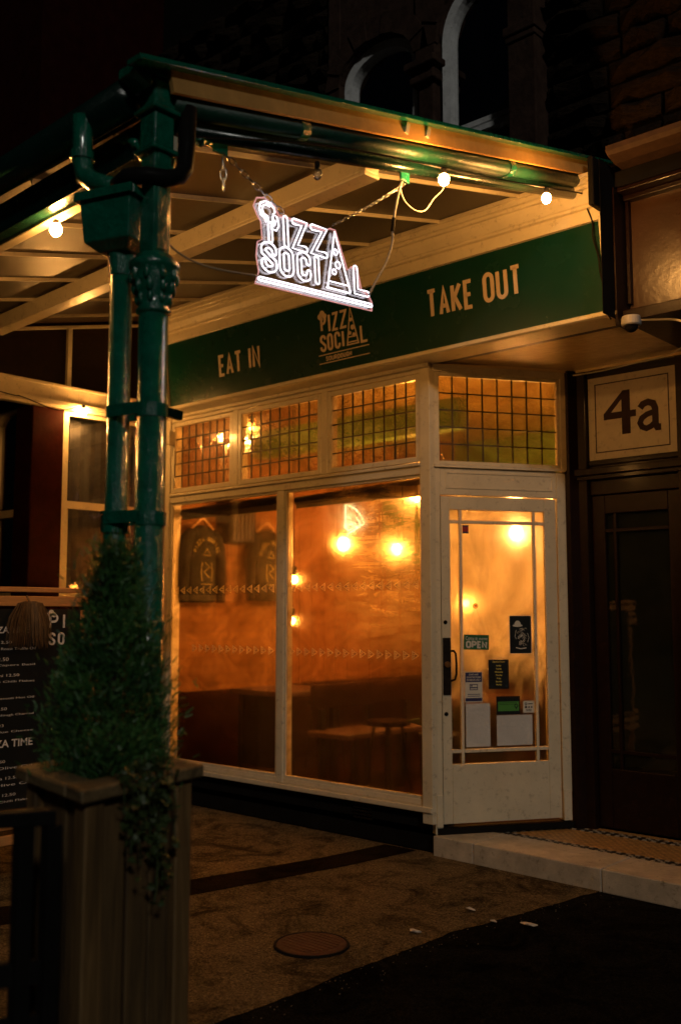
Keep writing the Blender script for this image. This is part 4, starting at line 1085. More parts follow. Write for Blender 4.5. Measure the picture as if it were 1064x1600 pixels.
# plain little sticker in the top corner of the door glass
t, fr, w, h = notice('round_top_sticker', .190,.232,2.030,2.085, paint('red print', (.35,.03,.02), .4, .05), 'tiny red and blue sticker in the top left of the door glass', 'sticker')
for a_, b_ in ((-1,-.55),(.6,1)):
    mb = MB(); quad(mb, fr, -w, w, h*a_, h*b_, 0, .001); mb.build('printed_band', navy, t)

# ================================================================== CANOPY
can = thing('canopy', (-.8,-1.6,3.5), 'green edged glazed canopy on cream beams over the forecourt', 'canopy')
rz_ = lambda y: 4.0 + .24*y
X0, X1, YF = -2.90, 1.27, -3.14
xsb = [.945,.372,-.201,-.775,-1.348,-1.92,-2.495]
for x in xsb + [1.24]:
    mb = MB(); mb.beam((x,YF,rz_(YF)+.012),(x,-.02,rz_(-.02)+.012),.008,.014); mb.beam((x,YF,rz_(YF)+.022),(x,-.02,rz_(-.02)+.022),.017,.006); mb.build('glazing_bar', cream, can)
ed = sorted(xsb + [X1, X0])
for a, b in zip(ed[:-1], ed[1:]):
    mb = MB(); mb.beam(((a+b)/2,YF,rz_(YF)+.030),((a+b)/2,-.02,rz_(-.02)+.030), b-a-.006, .008); mb.build('roof_panel', roofp, can)
mb = MB(); mb.beam((X0,-.03,3.975),(X1,-.03,3.975),.05,.09); mb.build('wall_plate', cream, can)
# cross beam (purlin), not quite square to the bars
pa, pb = Vector((-2.55,-1.69,3.535)), Vector((1.22,-1.99,3.455))
mb = MB(); mb.beam(pa+Vector((0,0,.02)), pb+Vector((0,0,.02)), .085, .09); mb.beam(pa+Vector((0,0,-.035)), pb+Vector((0,0,-.035)), .095, .020); mb.build('purlin', cream, can, bevel=.005)
# rake edge: green cap, cream board, green half-round, dark pipe
sl_ = lambda y, z: z + .24*(y+1.97)
def rake(x, z, w, h, y0=-3.20, y1=-.02): 
    m = MB(); m.beam((x,y0,sl_(y0,z)),(x,y1,sl_(y1,z)), w, h); return m
rake(1.360,3.640,.075,.018,-3.36,.03).build('rake_cap', green, can, bevel=.003)
rake(1.352,3.593,.018,.076).build('rake_board', paint('cream board paint in amber light', (.66,.36,.11), .35, .2, 8, .4, 40, coat=.3), can)  # cream board; the warm amber light on it is painted into the colour
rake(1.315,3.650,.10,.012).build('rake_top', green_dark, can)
mb = MB(); mb.tube([(1.305,-3.16,sl_(-3.16,3.530)),(1.305,-.04,sl_(-.04,3.530))], .037, 16); mb.build('rake_gutter', gutter_green, can, smooth=True)
for y in (-2.55,-1.05,-.2):
    mb = MB(); mb.tube([(1.305,y,sl_(y,3.530)),(1.305,y+.045,sl_(y+.045,3.530))], .042, 16); mb.build('gutter_collar', green, can)
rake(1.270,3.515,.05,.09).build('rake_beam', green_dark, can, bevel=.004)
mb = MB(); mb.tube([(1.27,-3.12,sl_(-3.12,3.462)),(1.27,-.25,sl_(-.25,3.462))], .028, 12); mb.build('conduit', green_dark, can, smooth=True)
# metal clip plates on the cream rake board
for y in (-1.93,-1.78):
    mb = MB(); mb.beam((1.366,y,sl_(y,3.575)),(1.366,y+.012,sl_(y+.012,3.622)),.008,.022); mb.build('cleat', cream, can)
# front eaves: beam, ogee gutter, inner fascia
fy = lambda x: -3.17 + (1.27-x)*.035
def front_beam(dy, z, w, h, xa=1.30, xb=-3.2):
    m = MB(); m.beam((xa, fy(xa)+dy, z), (xb, fy(xb)+dy, z), w, h); return m
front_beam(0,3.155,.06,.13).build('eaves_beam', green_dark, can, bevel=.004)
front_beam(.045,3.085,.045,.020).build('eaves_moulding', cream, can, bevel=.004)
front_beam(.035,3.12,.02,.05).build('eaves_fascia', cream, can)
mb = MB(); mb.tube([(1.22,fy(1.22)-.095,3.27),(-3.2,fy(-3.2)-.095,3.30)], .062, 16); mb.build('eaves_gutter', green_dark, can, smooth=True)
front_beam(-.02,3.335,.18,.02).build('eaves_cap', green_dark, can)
# brackets under the rake that carry the neon sign, and end bracket
for y, z, s_ in ((-2.905,3.225,.06),(-1.823,3.475,.055),(-.115,3.885,.06)):
    mb = MB(); mb.box(1.262,1.275,y-s_*.55,y+s_*.55,z-s_*.85,z+s_*.85+.03); mb.build('bracket_plate', green, can, bevel=.002)
# gable infill on the left with cream batten, and the cream beam below it
mb = MB(); mb.add([(-2.87,-3.1,3.25),(-2.87,0,3.25),(-2.87,0,3.98),(-2.87,-3.1,3.24),(-2.89,-3.1,3.25),(-2.89,0,3.25),(-2.89,0,3.98),(-2.89,-3.1,3.24)], [(0,1,2,3),(7,6,5,4),(0,4,5,1),(1,5,6,2),(2,6,7,3),(3,7,4,0)]); mb.build('gable_panel', brownp, can)
for y in (-.90,-1.9): 
    mb = MB(); mb.box(-2.868,-2.838,y-.018,y+.018,3.28,rz_(y)-.02); mb.build('gable_batten', cream, can)
mb = MB(); mb.beam((-2.855,-3.1,rz_(-3.1)-.01),(-2.855,-.02,rz_(-.02)-.01),.03,.022); mb.build('gable_trim', cream, can)
mb = MB(); mb.box(-2.89,-2.83,-3.1,-.02,3.155,3.285); mb.box(-2.89,-2.815,-3.1,-.02,3.27,3.292); mb.box(-2.89,-2.80,-3.1,-.02,3.125,3.155); mb.box(-2.89,-2.82,-3.1,-.02,3.10,3.125); mb.build('side_beam', cream, can, bevel=.004)

# cast iron column with leafy capital
CX, CY = 1.275, -3.195
colm = thing('iron_column', (CX,CY,0), 'dark green cast iron column with leafy capital at the canopy corner', 'column')
mb = MB(); mb.lathe((CX,CY,0), [(.095,0),(.095,.10),(.08,.13),(.062,.20),(.056,.24),(.054,.9),(.050,1.0),(.050,2.50)], 28); mb.build('shaft', green, colm, smooth=True)
mb = MB(); mb.lathe((CX,CY,0), [(.050,2.50),(.058,2.505),(.060,2.515),(.052,2.525),(.055,2.56),(.066,2.60),(.076,2.63),(.072,2.645),(.085,2.655),(.088,2.675),(.070,2.69),(.060,2.705),(.05,2.71)], 24)
for ring_z, rr_, n_, sz in ((2.555,.054,9,.012),(2.595,.064,9,.014),(2.632,.075,9,.013)):
    for i in range(n_):
        a = 2*math.pi*(i+.5*(ring_z*100 % 2))/n_
        mb.sphere((CX+rr_*math.cos(a), CY+rr_*math.sin(a), ring_z), sz, 8, 6, (.9,.9,1.9))
mb.build('capital', green, colm, smooth=True)
mb = MB(); mb.box(CX-.036,CX+.036,CY-.036,CY+.036,2.70,3.30); mb.box(CX+.036,CX+.041,CY-.022,CY+.022,2.72,3.06); mb.build('head_post', green, colm, bevel=.01)
mb = MB(); mb.lathe((CX,CY,0), [(.05,1.44),(.058,1.445),(.058,1.475),(.05,1.48)], 24); mb.build('shaft_ring', green, colm)
mb = MB()
mb.box(CX-.055,CX+.055,CY-.055,CY+.055,3.06,3.08); mb.box(CX-.043,CX+.043,CY-.043,CY+.043,3.08,3.20); mb.box(CX-.060,CX+.060,CY-.060,CY+.060,3.20,3.22)
mb.box(CX-.046,CX+.046,CY-.046,CY+.046,3.22,3.315); mb.box(CX-.065,CX+.065,CY-.065,CY+.065,3.315,3.335)
mb.build('corner_block', green, colm, bevel=.008)
# scrolled brackets springing from the post
def scroll(dx, dy):
    pts = []
    for i in range(13):
        a = R(-90+100*i/12); pts.append((CX + dx*(.05+.17*(1-math.cos(R(8*i)))), CY + dy*(.05+.17*(1-math.cos(R(8*i)))), 2.98 + .21*math.sin(R(7.5*i))))
    mb = MB(); mb.tube(pts, [.013+.004*math.sin(i) for i in range(13)], 8)
    for i in range(1,13,3): mb.sphere(pts[i], .020, 8, 6)
    return mb.build('scroll_bracket', green, colm, smooth=True)
scroll(-1,.0); scroll(0,1)
mb = MB(); mb.prism([(CY-.060,3.27),(CY-.13,3.30),(CY-.13,3.335),(CY-.060,3.335)], 'x', CX-.05, CX+.05); mb.build('gutter_corner', green, colm, bevel=.006)

# drainpipes and hopper
PX, PY = 1.13, -3.225
dp = thing('drainpipe', (PX,PY,0), 'dark green drainpipe with square hopper beside the iron column', 'drainpipe')
mb = MB(); mb.tube([(PX,PY,0),(PX,PY,2.74)], .0385, 20); mb.build('pipe', green, dp, smooth=True)
for z0 in (.55,1.772):
    mb = MB(); mb.tube([(PX,PY,z0),(PX,PY,z0+.058)], .048, 20); mb.tube([(PX,PY,z0+.062),(PX,PY,z0+.072)], .052, 20); mb.build('socket_joint', green, dp)
mb = MB(); mb.tube([(PX,PY,2.66),(PX,PY,2.735)], [.043,.050], 20); mb.build('hopper_outlet', green, dp)
HR = Matrix.Translation((PX,PY,0)) @ Matrix.Rotation(R(18),4,'Z') @ Matrix.Translation((-PX,-PY,0))
def hop(z, a): return [(PX-a*1.0, PY-a, z),(PX+a, PY-a, z),(PX+a, PY+a, z),(PX-a, PY+a, z)]
mb = MB(HR); V = hop(2.735,.055)+hop(2.765,.092)+hop(2.915,.105)+hop(2.917,.095)+hop(2.80,.08)
F = []
for k in range(4):
    for i in range(4): F.append((4*k+i, 4*k+(i+1)%4, 4*k+4+(i+1)%4, 4*k+4+i))
mb.add(V, F+[(3,2,1,0),(16,17,18,19)]); mb.build('hopper', green, dp, bevel=.004)
mb = MB(HR)
for s_ in (-1,1):
    mb.box(PX-.118,PX+.118,PY+s_*.111-.008,PY+s_*.111+.008,2.905,2.935); mb.box(PX+s_*.111-.008,PX+s_*.111+.008,PY-.103,PY+.103,2.906,2.934)
mb.build('hopper_rim', green, dp)
mb = MB(); mb.tube([(.985,-3.305,3.26),(.985,-3.30,3.17),(.985,-3.30,3.10),(1.0,-3.295,3.04),(1.04,-3.28,3.01),(1.09,-3.25,2.99),(1.115,-3.235,2.96),(1.12,-3.23,2.90)], .036, 14); mb.build('swan_neck', green, dp, smooth=True)
mb = MB(); mb.tube([(.985,-3.30,3.10),(.985,-3.30,3.13)], .043, 14); mb.build('pipe_collar', green, dp)
mb = MB(); mb.tube([(1.325,-3.10,3.25),(1.33,-3.11,3.10),(1.335,-3.12,3.02),(1.335,-3.145,2.985),(1.325,-3.19,2.968),(1.30,-3.25,2.966),(1.24,-3.29,2.965),(1.18,-3.28,2.96),(1.15,-3.25,2.95),(1.14,-3.24,2.90)], .030, 14); mb.build('elbow_pipe', black, dp, smooth=True)
# straps clamping pipe to column
for z0 in (1.79,2.15):
    mb = MB(); mb.beam((PX,PY-.045,z0+.03),(CX,CY-.05,z0+.03),.012,.04); mb.beam((PX,PY+.045,z0+.03),(CX,CY+.05,z0+.03),.012,.04); mb.tube([(CX,CY,z0),(CX,CY,z0+.045)], .056, 20); mb.build('strap', green, dp)
mb = MB(); mb.beam((CX+.03,CY+.03,2.175),(CX+.03,CY+.10,2.168),.02,.03); mb.build('bolt_lug', green_dark, dp)

# ================================================================== NEON SIGN
A0 = Vector((1.27,-2.705,2.765)); A1 = Vector((1.27,-2.060,2.812))
ud = (A1-A0).normalized(); vd = Vector((0,-ud.z,ud.y)); SW = (A1-A0).length; SH = .272
sign = thing('neon_sign', A0 + ud*SW/2, 'glowing white neon lettered shop sign hanging on chains from the canopy', 'neon sign')
nf = lambda u, v, d: A0 + ud*u + vd*v + Vector((d,0,0))
NS, NA = logo_paths(SW, SH)
NS = [(c, [(u, v+.010) for u, v in p]) for c, p in NS]
def capsule(path, t):
    L, Rr, cl = ribbon(path, t)
    if cl: return [[(p.x,p.y) for p in L], [(p.x,p.y) for p in Rr]]
    def cap(a, b):     # rounded end from a to b
        c = (a+b)/2; r_ = (a-b).length/2; ang = math.atan2((a-c).y, (a-c).x)
        return [(c.x+r_*math.cos(ang-math.pi*k/4), c.y+r_*math.sin(ang-math.pi*k/4)) for k in range(1,4)]
    pts = [(p.x,p.y) for p in L] + cap(L[-1], Rr[-1]) + [(p.x,p.y) for p in reversed(Rr)] + cap(Rr[0], L[0])
    return [pts]
TR = .0029
for ch, p in NS:
    mb = MB()
    if ch == 'P':
        # small P under a chef's hat outline
        for lp in capsule([(.105*SW,.56*SH),(.105*SW,.78*SH)], .0095): loop(mb, lp, nf, TR)
        loop(mb, [(.115*SW,.72*SH),(.155*SW,.72*SH),(.178*SW,.80*SH),(.165*SW,.92*SH),(.135*SW,.95*SH)], nf, TR)
        loop(mb, [(.128*SW,.77*SH),(.145*SW,.79*SH),(.148*SW,.86*SH),(.13*SW,.88*SH)], nf, TR*.9)
        hatp = [(.075*SW,.80*SH),(.065*SW,.86*SH),(.035*SW,.89*SH),(.022*SW,.97*SH),(.035*SW,1.06*SH),(.075*SW,1.10*SH),(.115*SW,1.09*SH),(.145*SW,1.03*SH),(.15*SW,.97*SH)]
        mb.tube([nf(u, v, 0) for u, v in hatp], TR, 6)
        hat2 = [(.095*SW,.81*SH),(.085*SW,.89*SH),(.055*SW,.915*SH),(.045*SW,.97*SH),(.055*SW,1.03*SH),(.085*SW,1.06*SH),(.112*SW,1.04*SH)]
        mb.tube([nf(u, v, 0) for u, v in hat2], TR, 6)
    else:
        for lp in capsule(p, .0112): loop(mb, lp, nf, TR)
        pass
    mb.build('neon_letter', neon_on, sign, smooth=True)
mb = MB(); loop(mb, [(.575*SW,.085*SH),(.585*SW,.085*SH),(.675*SW,.97*SH),(.80*SW,.10*SH),(.795*SW,.08*SH)], nf, TR*1.15); pass
for a in (.19,):
    k = (a-.10)/.83; mb.tube([nf((.585+.1*k)*SW, a*SH, 0), nf((.795-.125*k)*SW, a*SH, 0)], TR*.8, 6)
for u, v, r_ in ((.675,.66,.012),(.692,.47,.015),(.655,.35,.011)): loop(mb, [(u*SW+r_*math.cos(R(a)), v*SH+r_*math.sin(R(a))) for a in range(0,360,36)], nf, TR*.85)
mb.build('neon_slice', neon_on, sign, smooth=True)
mb = MB()
for lp in capsule([(0,-.03*SH),(SW,-.03*SH)], .0065): loop(mb, lp, nf, TR*1.1)
mb.build('neon_underline', neon_on, sign, smooth=True)
# clear backing cut round the lettering
outl = [(-.025,-.10),(1.025,-.10),(1.03,.04),(1.0,.14),(.93,.20),(.90,.50),(.84,.52),(.80,.45),(.70,1.02),(.65,1.02),(.60,.96),(.44,.97),(.30,.98),(.20,.97),(.17,1.08),(.09,1.17),(.02,1.13),(-.01,1.0),(.02,.87),(.045,.80),(.05,.55),(.01,.50),(-.005,.30),(.01,.08)]
mb = MB(); n = len(outl)
mb.add([nf(u*SW, v*SH, d) for d in (-.012,-.008) for u, v in outl], [tuple(range(n-1,-1,-1)), tuple(range(n,2*n))] + [(i,(i+1)%n,n+(i+1)%n,n+i) for i in range(n)]); mb.build('backing', acrylic, sign)
mb = MB(); mb.tube([nf(u*SW, v*SH, -.010) for u, v in outl], .0022, 5, closed=True); mb.build('backing_edge', neon_edge, sign)
# chains
def chain(p, q, label, sag=.0, n=None, L=.034, thin=.0022):
    p, q = Vector(p), Vector(q); t = thing('chain', q, label, 'chain')
    n = n or int((q-p).length/(L*.80)); d0 = (q-p).normalized()
    for i in range(n):
        k = (i+.5)/n; c = p.lerp(q, k) - Vector((0,0,sag*math.sin(math.pi*k)))
        d = (q-p).normalized(); s_ = d.cross(Vector((1,0,0))).normalized(); o_ = d.cross(s_)
        w_ = s_*.6+o_*.8 if i % 2 else o_*.6-s_*.8
        pts = []
        for j in range(12):
            a = 2*math.pi*j/12; pts.append(c + d*(L*.5*math.cos(a)) + w_*(L*.22*math.sin(a)))
        mb = MB(); mb.tube(pts, thin, 5, closed=True); mb.build('link', copper, t, smooth=True)
    return t
chain((1.27,-2.895,3.185),(1.27,-2.585,3.050),'near steel chain holding up the left top of the neon sign', 0, None, .042)
chain((1.27,-1.823,3.420),(1.27,-2.300,3.085),'far thin steel chain running up right from the neon sign', .008, None, .028, .0016)
chain((1.27,-2.893,3.16),(1.27,-2.888,3.045),'short loose chain end dangling left of the neon sign', 0, 3, .052, .003)
def cable(name, pts, r, mat, label):
    # smooth the path
    P = [Vector(p) for p in pts]; out = []
    for i in range(len(P)-1):
        p0, p1, p2, p3 = P[max(i-1,0)], P[i], P[i+1], P[min(i+2,len(P)-1)]
        for k in range(6):
            t = k/6; out.append(.5*((2*p1)+(-p0+p2)*t+(2*p0-5*p1+4*p2-p3)*t*t+(-p0+3*p1-3*p2+p3)*t**3))
    out.append(P[-1]); mb = MB(); mb.tube(out, r, 6); o = mb.build(name, mat, None, smooth=True)
    return tag(o, label, 'cable')
cable('power_cable', [(1.272,-1.845,3.42),(1.272,-1.861,3.39),(1.272,-1.912,3.206),(1.272,-1.917,3.118),(1.272,-1.960,3.017),(1.272,-2.02,2.93),(1.272,-2.075,2.845)], .0058, steel_cable, 'grey power cable curving down to the right end of the neon sign')
cable('bulb_flex', [(1.272,-1.861,3.393),(1.272,-1.834,3.342),(1.272,-1.76,3.318),(1.272,-1.68,3.338),(1.272,-1.605,3.422),(1.30,-1.573,3.47),(1.36,-1.64,3.50),(1.42,-1.73,3.47)], .0035, white_cable, 'white flex looping from the chain top to the nearest lit bulb')
cable('stay_wire', [(1.30,-3.225,2.80),(1.28,-3.1,2.745),(1.27,-2.943,2.735),(1.27,-2.708,2.765)], .0035, steel_cable, 'thin grey wire from the iron column to the neon sign')
mb = MB(); mb.tube([(1.272,-1.905,3.235),(1.272,-1.915,3.17)], .009, 8); tag(mb.build('cable_connector', black, None), 'small black connector on the grey power cable', 'connector')
cable('festoon_cable', [(1.30,-3.1,3.16),(1.33,-2.395,3.37),(1.42,-1.745,3.475),(1.36,-1.3,3.60),(1.42,-.86,3.675),(1.31,-.20,3.88),(1.33,-.25,3.80)], .004, black, 'black cable of the bulb string along the sloping canopy edge')
# string bulbs
bulb0 = thing('string_bulb', (1.425,-1.740,3.420), 'lit bulb right of the neon sign at the middle of the sloping canopy edge', 'light bulb', 'string of small round bulbs round the canopy')
mb = MB(); b0 = bulb0.location; mb.sphere(b0, .024, 14, 9, (1,1,1.12)); mb.build('glass_globe', bulb_on, bulb0, smooth=True)
mb = MB(); mb.lathe(b0, [(.010,.020),(.013,.026),(.013,.050),(.008,.056)], 10); mb.build('socket', black, bulb0)
copy_tree(bulb0, (1.425,-.855,3.618), 'lit bulb nearest the right end of the green signboard')
copy_tree(bulb0, (.500,-3.10,3.035), 'lit bulb under the front gutter left of the hopper')
copy_tree(bulb0, (-2.78,-.80,3.095), 'lit bulb hanging from the cream beam left of the drainpipe')
copy_tree(bulb0, (-.85,-3.04,3.035), 'lit bulb of the front gutter string beyond the left edge')
dead = thing('unlit_bulb', (1.27,-2.391,3.272), 'clear unlit bulb on the canopy edge above the neon sign', 'light bulb')
mb = MB(); mb.sphere(dead.location, .020, 12, 8, (1,1,1.3)); mb.build('glass_globe', glass('clear bulb glass', .1, False, (.95,.9,.8), gl=1.0), dead, smooth=True)
mb = MB(); mb.lathe(dead.location, [(.010,.018),(.012,.024),(.012,.05)], 10); mb.build('socket', black, dead)
cable('bulb_cable', [(-2.80,-3.0,3.30),(-2.79,-1.539,3.145),(-2.79,-1.347,3.135),(-2.79,-1.1,3.085),(-2.78,-1.0,3.08),(-2.78,-.83,3.13)], .004, black, 'black cable sagging across the cream beam at the left')
# junction tangle at the left end of the signboard
jb = thing('junction_box', (-2.60,-.14,2.95), 'small taped junction box with loose wires at the left end of the shopfront', 'junction box')
mb = MB(); mb.bevbox(-2.645,-2.585,-.10,-.03,2.90,3.02,.006); mb.build('box', cream, jb)
mb = MB(); mb.tube([(-2.66,-.10,3.10),(-2.68,-.13,3.02),(-2.64,-.14,2.93),(-2.60,-.12,2.88),(-2.63,-.11,2.95),(-2.66,-.12,3.05)], .006, 6); mb.tube([(-2.62,-.10,3.06),(-2.66,-.15,2.96),(-2.66,-.13,2.86)], .005, 6); mb.build('loose_wire', white_cable, jb, smooth=True)
# cable down the green board's right edge
cable('hanging_wire', [(1.33,-.245,3.86),(1.335,-.25,3.78),(1.355,-.235,3.70),(1.36,-.24,3.6),(1.378,-.22,3.5),(1.385,-.215,3.4),(1.405,-.21,3.30),(1.41,-.21,3.19),(1.43,-.19,3.13)], .005, black, 'black wire down the right end of the green signboard')
cable('soffit_wire', [(.62,.84,3.13),(.85,.83,3.125),(1.1,.80,3.13),(1.35,.72,3.12),(1.6,.45,3.10),(1.8,.1,3.04)], .005, white_cable, 'thin pale wire clipped along the soffit above the 4a panel')
# dome camera
cc = thing('security_camera', (1.505,-.10,3.12), 'white dome security camera under the corner of the signboards', 'security camera')
mb = MB(); mb.lathe((1.505,-.10,0), [(.01,3.15),(.052,3.15),(.055,3.14),(.055,3.105),(.050,3.098),(.01,3.097)], 24); mb.build('housing', paint('white plastic', (.42,.40,.36), .4, .1), cc, smooth=False)
mb = MB(); mb.sphere((1.505,-.10,3.095), .036, 16, 10, (1,1,.95)); mb.build('dome', black, cc, smooth=True)
cable('camera_cable', [(1.55,-.09,3.125),(1.62,-.06,3.12),(1.72,-.04,3.105),(1.80,-.06,3.07),(1.9,-.1,3.03),(2.1,-.1,3.0)], .007, white_cable, 'white cable running right from the security camera')

# ================================================================== LEFT SCREEN WITH MENU
scr = thing('timber_screen', (-1.0,-2.4,0), 'slatted orange timber screen behind the menu board', 'screen')
for z0, h_ in ((1.622,.028),(1.545,.055),(1.47,.055),(1.395,.055),(.44,.05),(.36,.05),(.28,.05)):
    mb = MB(); mb.bevbox(-1.045,-1.02,-3.25,-1.80,z0-.0,z0+h_,.003); mb.build('rail', rail_wood, scr)
for y in (-3.2,-1.86):
    mb = MB(); mb.bevbox(-1.10,-1.047,y,y+.05,0,1.62,.004); mb.build('post', rail_wood, scr)
men = thing('menu_board', (-1.0,-2.4,.46), 'tall black menu board with rows of small white print at the left edge', 'menu board')
mb = MB(); mb.box(-1.02,-1.003,-3.05,-1.95,.47,1.53); mb.build('board', posterblack, men)
menfr = lambda u, v, d: (-1.003+d, -3.05+u, v)
chalk = paint('menu white print', (.75,.72,.68), .5, .05)
rows = [('Funghi 12.50','Mushrooms Roast Truffle Oil'),('Crust 12.50','Olives Capers Basil'),('Pepperoni 12.50','Pepperoni Chilli Flakes'),('Bruce 13','Sausage Broccoli Hot Oil'),('Nduja 12.50','Hearts Sourdough Charred'),('Why Not 13','Parsley Blue Cheese'),None,('Vegana 9.50','Garlic Olive Oil'),('Margherita 12.50','Basil Olive Oil'),('Pepperoni 12.50','Pepperoni Chilli Flakes')]
z_ = 1.34
text_obj('PIZZA TIME', 'lettering', chalk, men, menfr, .52, 1.40, .035, .26, .002, .02)
for r_ in rows:
    if r_ is None:
        text_obj('PIZZA TIME', 'lettering', chalk, men, menfr, .52, z_-.015, .040, .30, .002, .02); z_ -= .10; continue
    text_obj(r_[0], 'lettering', chalk, men, menfr, .48, z_, .019, .030*len(r_[0])*.55, .002, .0)
    text_obj(r_[1], 'lettering', chalk, men, menfr, .46, z_-.030, .014, .36, .002, .0)
    z_ -= .088
mf = lambda u, v, d: (-1.003+d, -2.15+u, 1.33+v)
mb = MB(); word(mb, 'PI', mf, 0, .10, .09, .085, .006, .003, .4); word(mb, 'SO', mf, 0, .10, 0, .07, .006, .003, .4)
for u, v, r_ in ((-.004,.165,.016),(.012,.180,.016),(.028,.168,.014)): disc(mb, mf, u, v, r_, .003)
mb.build('logo', chalk, men)
gr = thing('dried_grass_tuft', (-.96,-2.30,1.60), 'drooping tuft of dried straw hung over the menu board', 'dried plant')
straw = paint('dry straw', (.16,.09,.035), .8, .4, 30)
mb = MB()
for i in range(420):
    a = rnd.random()*6.283; l = rnd.uniform(.10,.24); s_ = rnd.uniform(.4,1)
    dx, dy = math.cos(a)*.085*s_, math.sin(a)*.12*s_
    pts = [(-.95, -2.30, 1.545+rnd.uniform(-.02,.02)), (-.95+dx*.6, -2.30+dy*.6, 1.58-.02*s_), (-.95+dx, -2.30+dy, 1.55-l*.45), (-.95+dx*1.1, -2.30+dy*1.15, 1.55-l)]
    mb.tube(pts, [.0016,.0016,.0012,.0006], 3, cap=False)
mb.build('straw', straw, gr, kind='stuff')
mb = MB(); mb.tube([(-.99,-2.30,1.60),(-.95,-2.30,1.56)], .006, 6); mb.build('stem', straw, gr)

# ================================================================== PLANTER, CONIFER, IVY
u_ = Vector((-.398,.079,0)).normalized(); v_ = Vector((-.105,.449,0)).normalized()
NC = Vector((1.850,-3.806,0)); PU, PV, PH = .45, .46, 1.085
def pf(a, b, z): p = NC + u_*a + v_*b; return (p.x, p.y, z)
PM = Matrix(((u_.x, v_.x, 0, NC.x), (u_.y, v_.y, 0, NC.y), (0,0,1,0), (0,0,0,1)))
pl = thing('timber_planter', NC + u_*PU/2 + v_*PV/2, 'tall square weathered timber planter holding the conifer', 'planter')
e = .02
for a, b in ((e,e),(PU-e-.07,e),(e,PV-e-.07),(PU-e-.07,PV-e-.07)):
    mb = MB(PM); mb.bevbox(a, a+.07, b, b+.07, 0, PH-.035, .006); mb.build('post', tan_post, pl)
nbd = 3
for i in range(nbd):
    w_ = (PV-2*e-.14)/nbd
    a = e+.07+i*w_
    for side in (0,1):
        mb = MB(PM)
        x = e+.030-rnd.random()*.012 if side == 0 else PU-e-.022-.02
        mb.bevbox(x, x+.02, a+.006, a+w_-.006, .02, PH-.04, .003); mb.build('plank', tan_wood, pl)
    for side in (0,1):
        mb = MB(PM); w2 = (PU-2*e-.14)/nbd; a2 = e+.07+i*w2
        y = e+.030-rnd.random()*.012 if side == 0 else PV-e-.022-.02
        mb.bevbox(a2+.006, a2+w2-.006, y, y+.02, .02, PH-.04, .003); mb.build('plank', tan_wood, pl)
for x0, x1, y0, y1 in ((-.01,.095,-.01,PV+.01),(PU-.085,PU+.01,-.01,PV+.01)):
    mb = MB(PM); mb.bevbox(x0, x1, y0, y1, PH-.034, PH, .005); mb.build('rim_board', tan_woodx, pl)
for y0, y1 in ((-.01,.085),(PV-.085,PV+.01)):
    mb = MB(PM); mb.bevbox(.097, PU-.087, y0, y1, PH-.033, PH-.001, .005); mb.build('rim_board', tan_woodx, pl)
mb = MB(PM); mb.box(.06, PU-.06, .06, PV-.06, PH-.12, PH-.05); mb.build('soil', paint('potting soil', (.02,.014,.01), .95, .4, 40, 1, 60, bdist=.01), pl)
# dark barrier frame left of the planter
BA, BB = Vector((1.921,-3.924,1.05)), Vector((1.829,-4.100,1.05))
bar = thing('metal_barrier', ((BA.x+BB.x)/2,(BA.y+BB.y)/2,0), 'black metal barrier frame left of the timber planter', 'barrier')
def bline(k, z): p = BA.lerp(BB, k); return (p.x, p.y, z)
mb = MB(); mb.beam(bline(0,1.05), bline(1,1.05), .04, .035); mb.build('top_rail', black, bar, bevel=.004)
for k in (.04,.34,.96):
    mb = MB(); mb.beam(bline(k,0), bline(k,1.032), .036, .036, (1,0,0)); mb.build('upright', black, bar, bevel=.003)
mb = MB(); mb.beam(bline(.06,.72), bline(.94,.72), .02, .05); mb.build('cross_rail', black, bar)
mb = MB(); mb.beam(bline(.06,.42), bline(.94,.42), .012, .42); mb.build('lower_panel', black, bar)

def leaf_mat(name, c1, c2):
    m, nt, b = new_mat(name)
    g = nt.nodes.new('ShaderNodeNewGeometry')
    f = mth(nt, 'FRACT', mth(nt, 'MULTIPLY', g.outputs['Random Per Island'], 7.13))
    c = ramp(nt, f, [(0, c1), (1, c2)])
    n2 = noise(nt, 9, 2); c = mixc(nt, ramp(nt, n2, [(.4,(0,0,0)),(.65,(.8,.8,.8))]), c, tuple(q*.45 for q in c1))
    nt.links.new(c, b.inputs['Base Color']); b.inputs['Roughness'].default_value = .5
    return m
TC = NC + u_*PU/2 + v_*PV/2
tree = thing('conifer', (TC.x,TC.y,PH-.06), 'bushy dark green conifer growing in the timber planter', 'tree')
mb = MB(); mb.tube([(TC.x,TC.y,PH-.06),(TC.x+.005,TC.y,1.3),(TC.x,TC.y+.004,1.6)], [.018,.013,.004], 8); mb.build('trunk', paint('bark', (.06,.04,.025), .9, .3), tree)
rt = random.Random(11); V = []; Fc = []
def crown_r(z):
    k = (z-1.04)/(1.67-1.04)
    return .162*(min(1, .72+1.3*k) if k < .22 else 1.0)*max(0, 1-max(0,(k-.18)/.82)**1.35)
def spray(p, d, L):
    """a flat scaly spray: a stem with short side scales"""
    global V, Fc
    up = Vector((rt.uniform(-1,1), rt.uniform(-1,1), rt.uniform(-1,1))); s_ = d.cross(up)
    if s_.length < .01: return
    s_.normalize(); n_ = 5
    for i in range(n_):
        c = p + d*(L*i/n_); w = L*.20*(1-.5*i/n_)
        for sg in (-1,1):
            q = c + s_*(sg*w) + d*(L*.28); k = len(V)
            V += [c, c + d*(L*.10) + s_*(sg*w*.2), q, c + d*(L*.26)]
            Fc.append((k,k+1,k+2,k+3))
cl = []
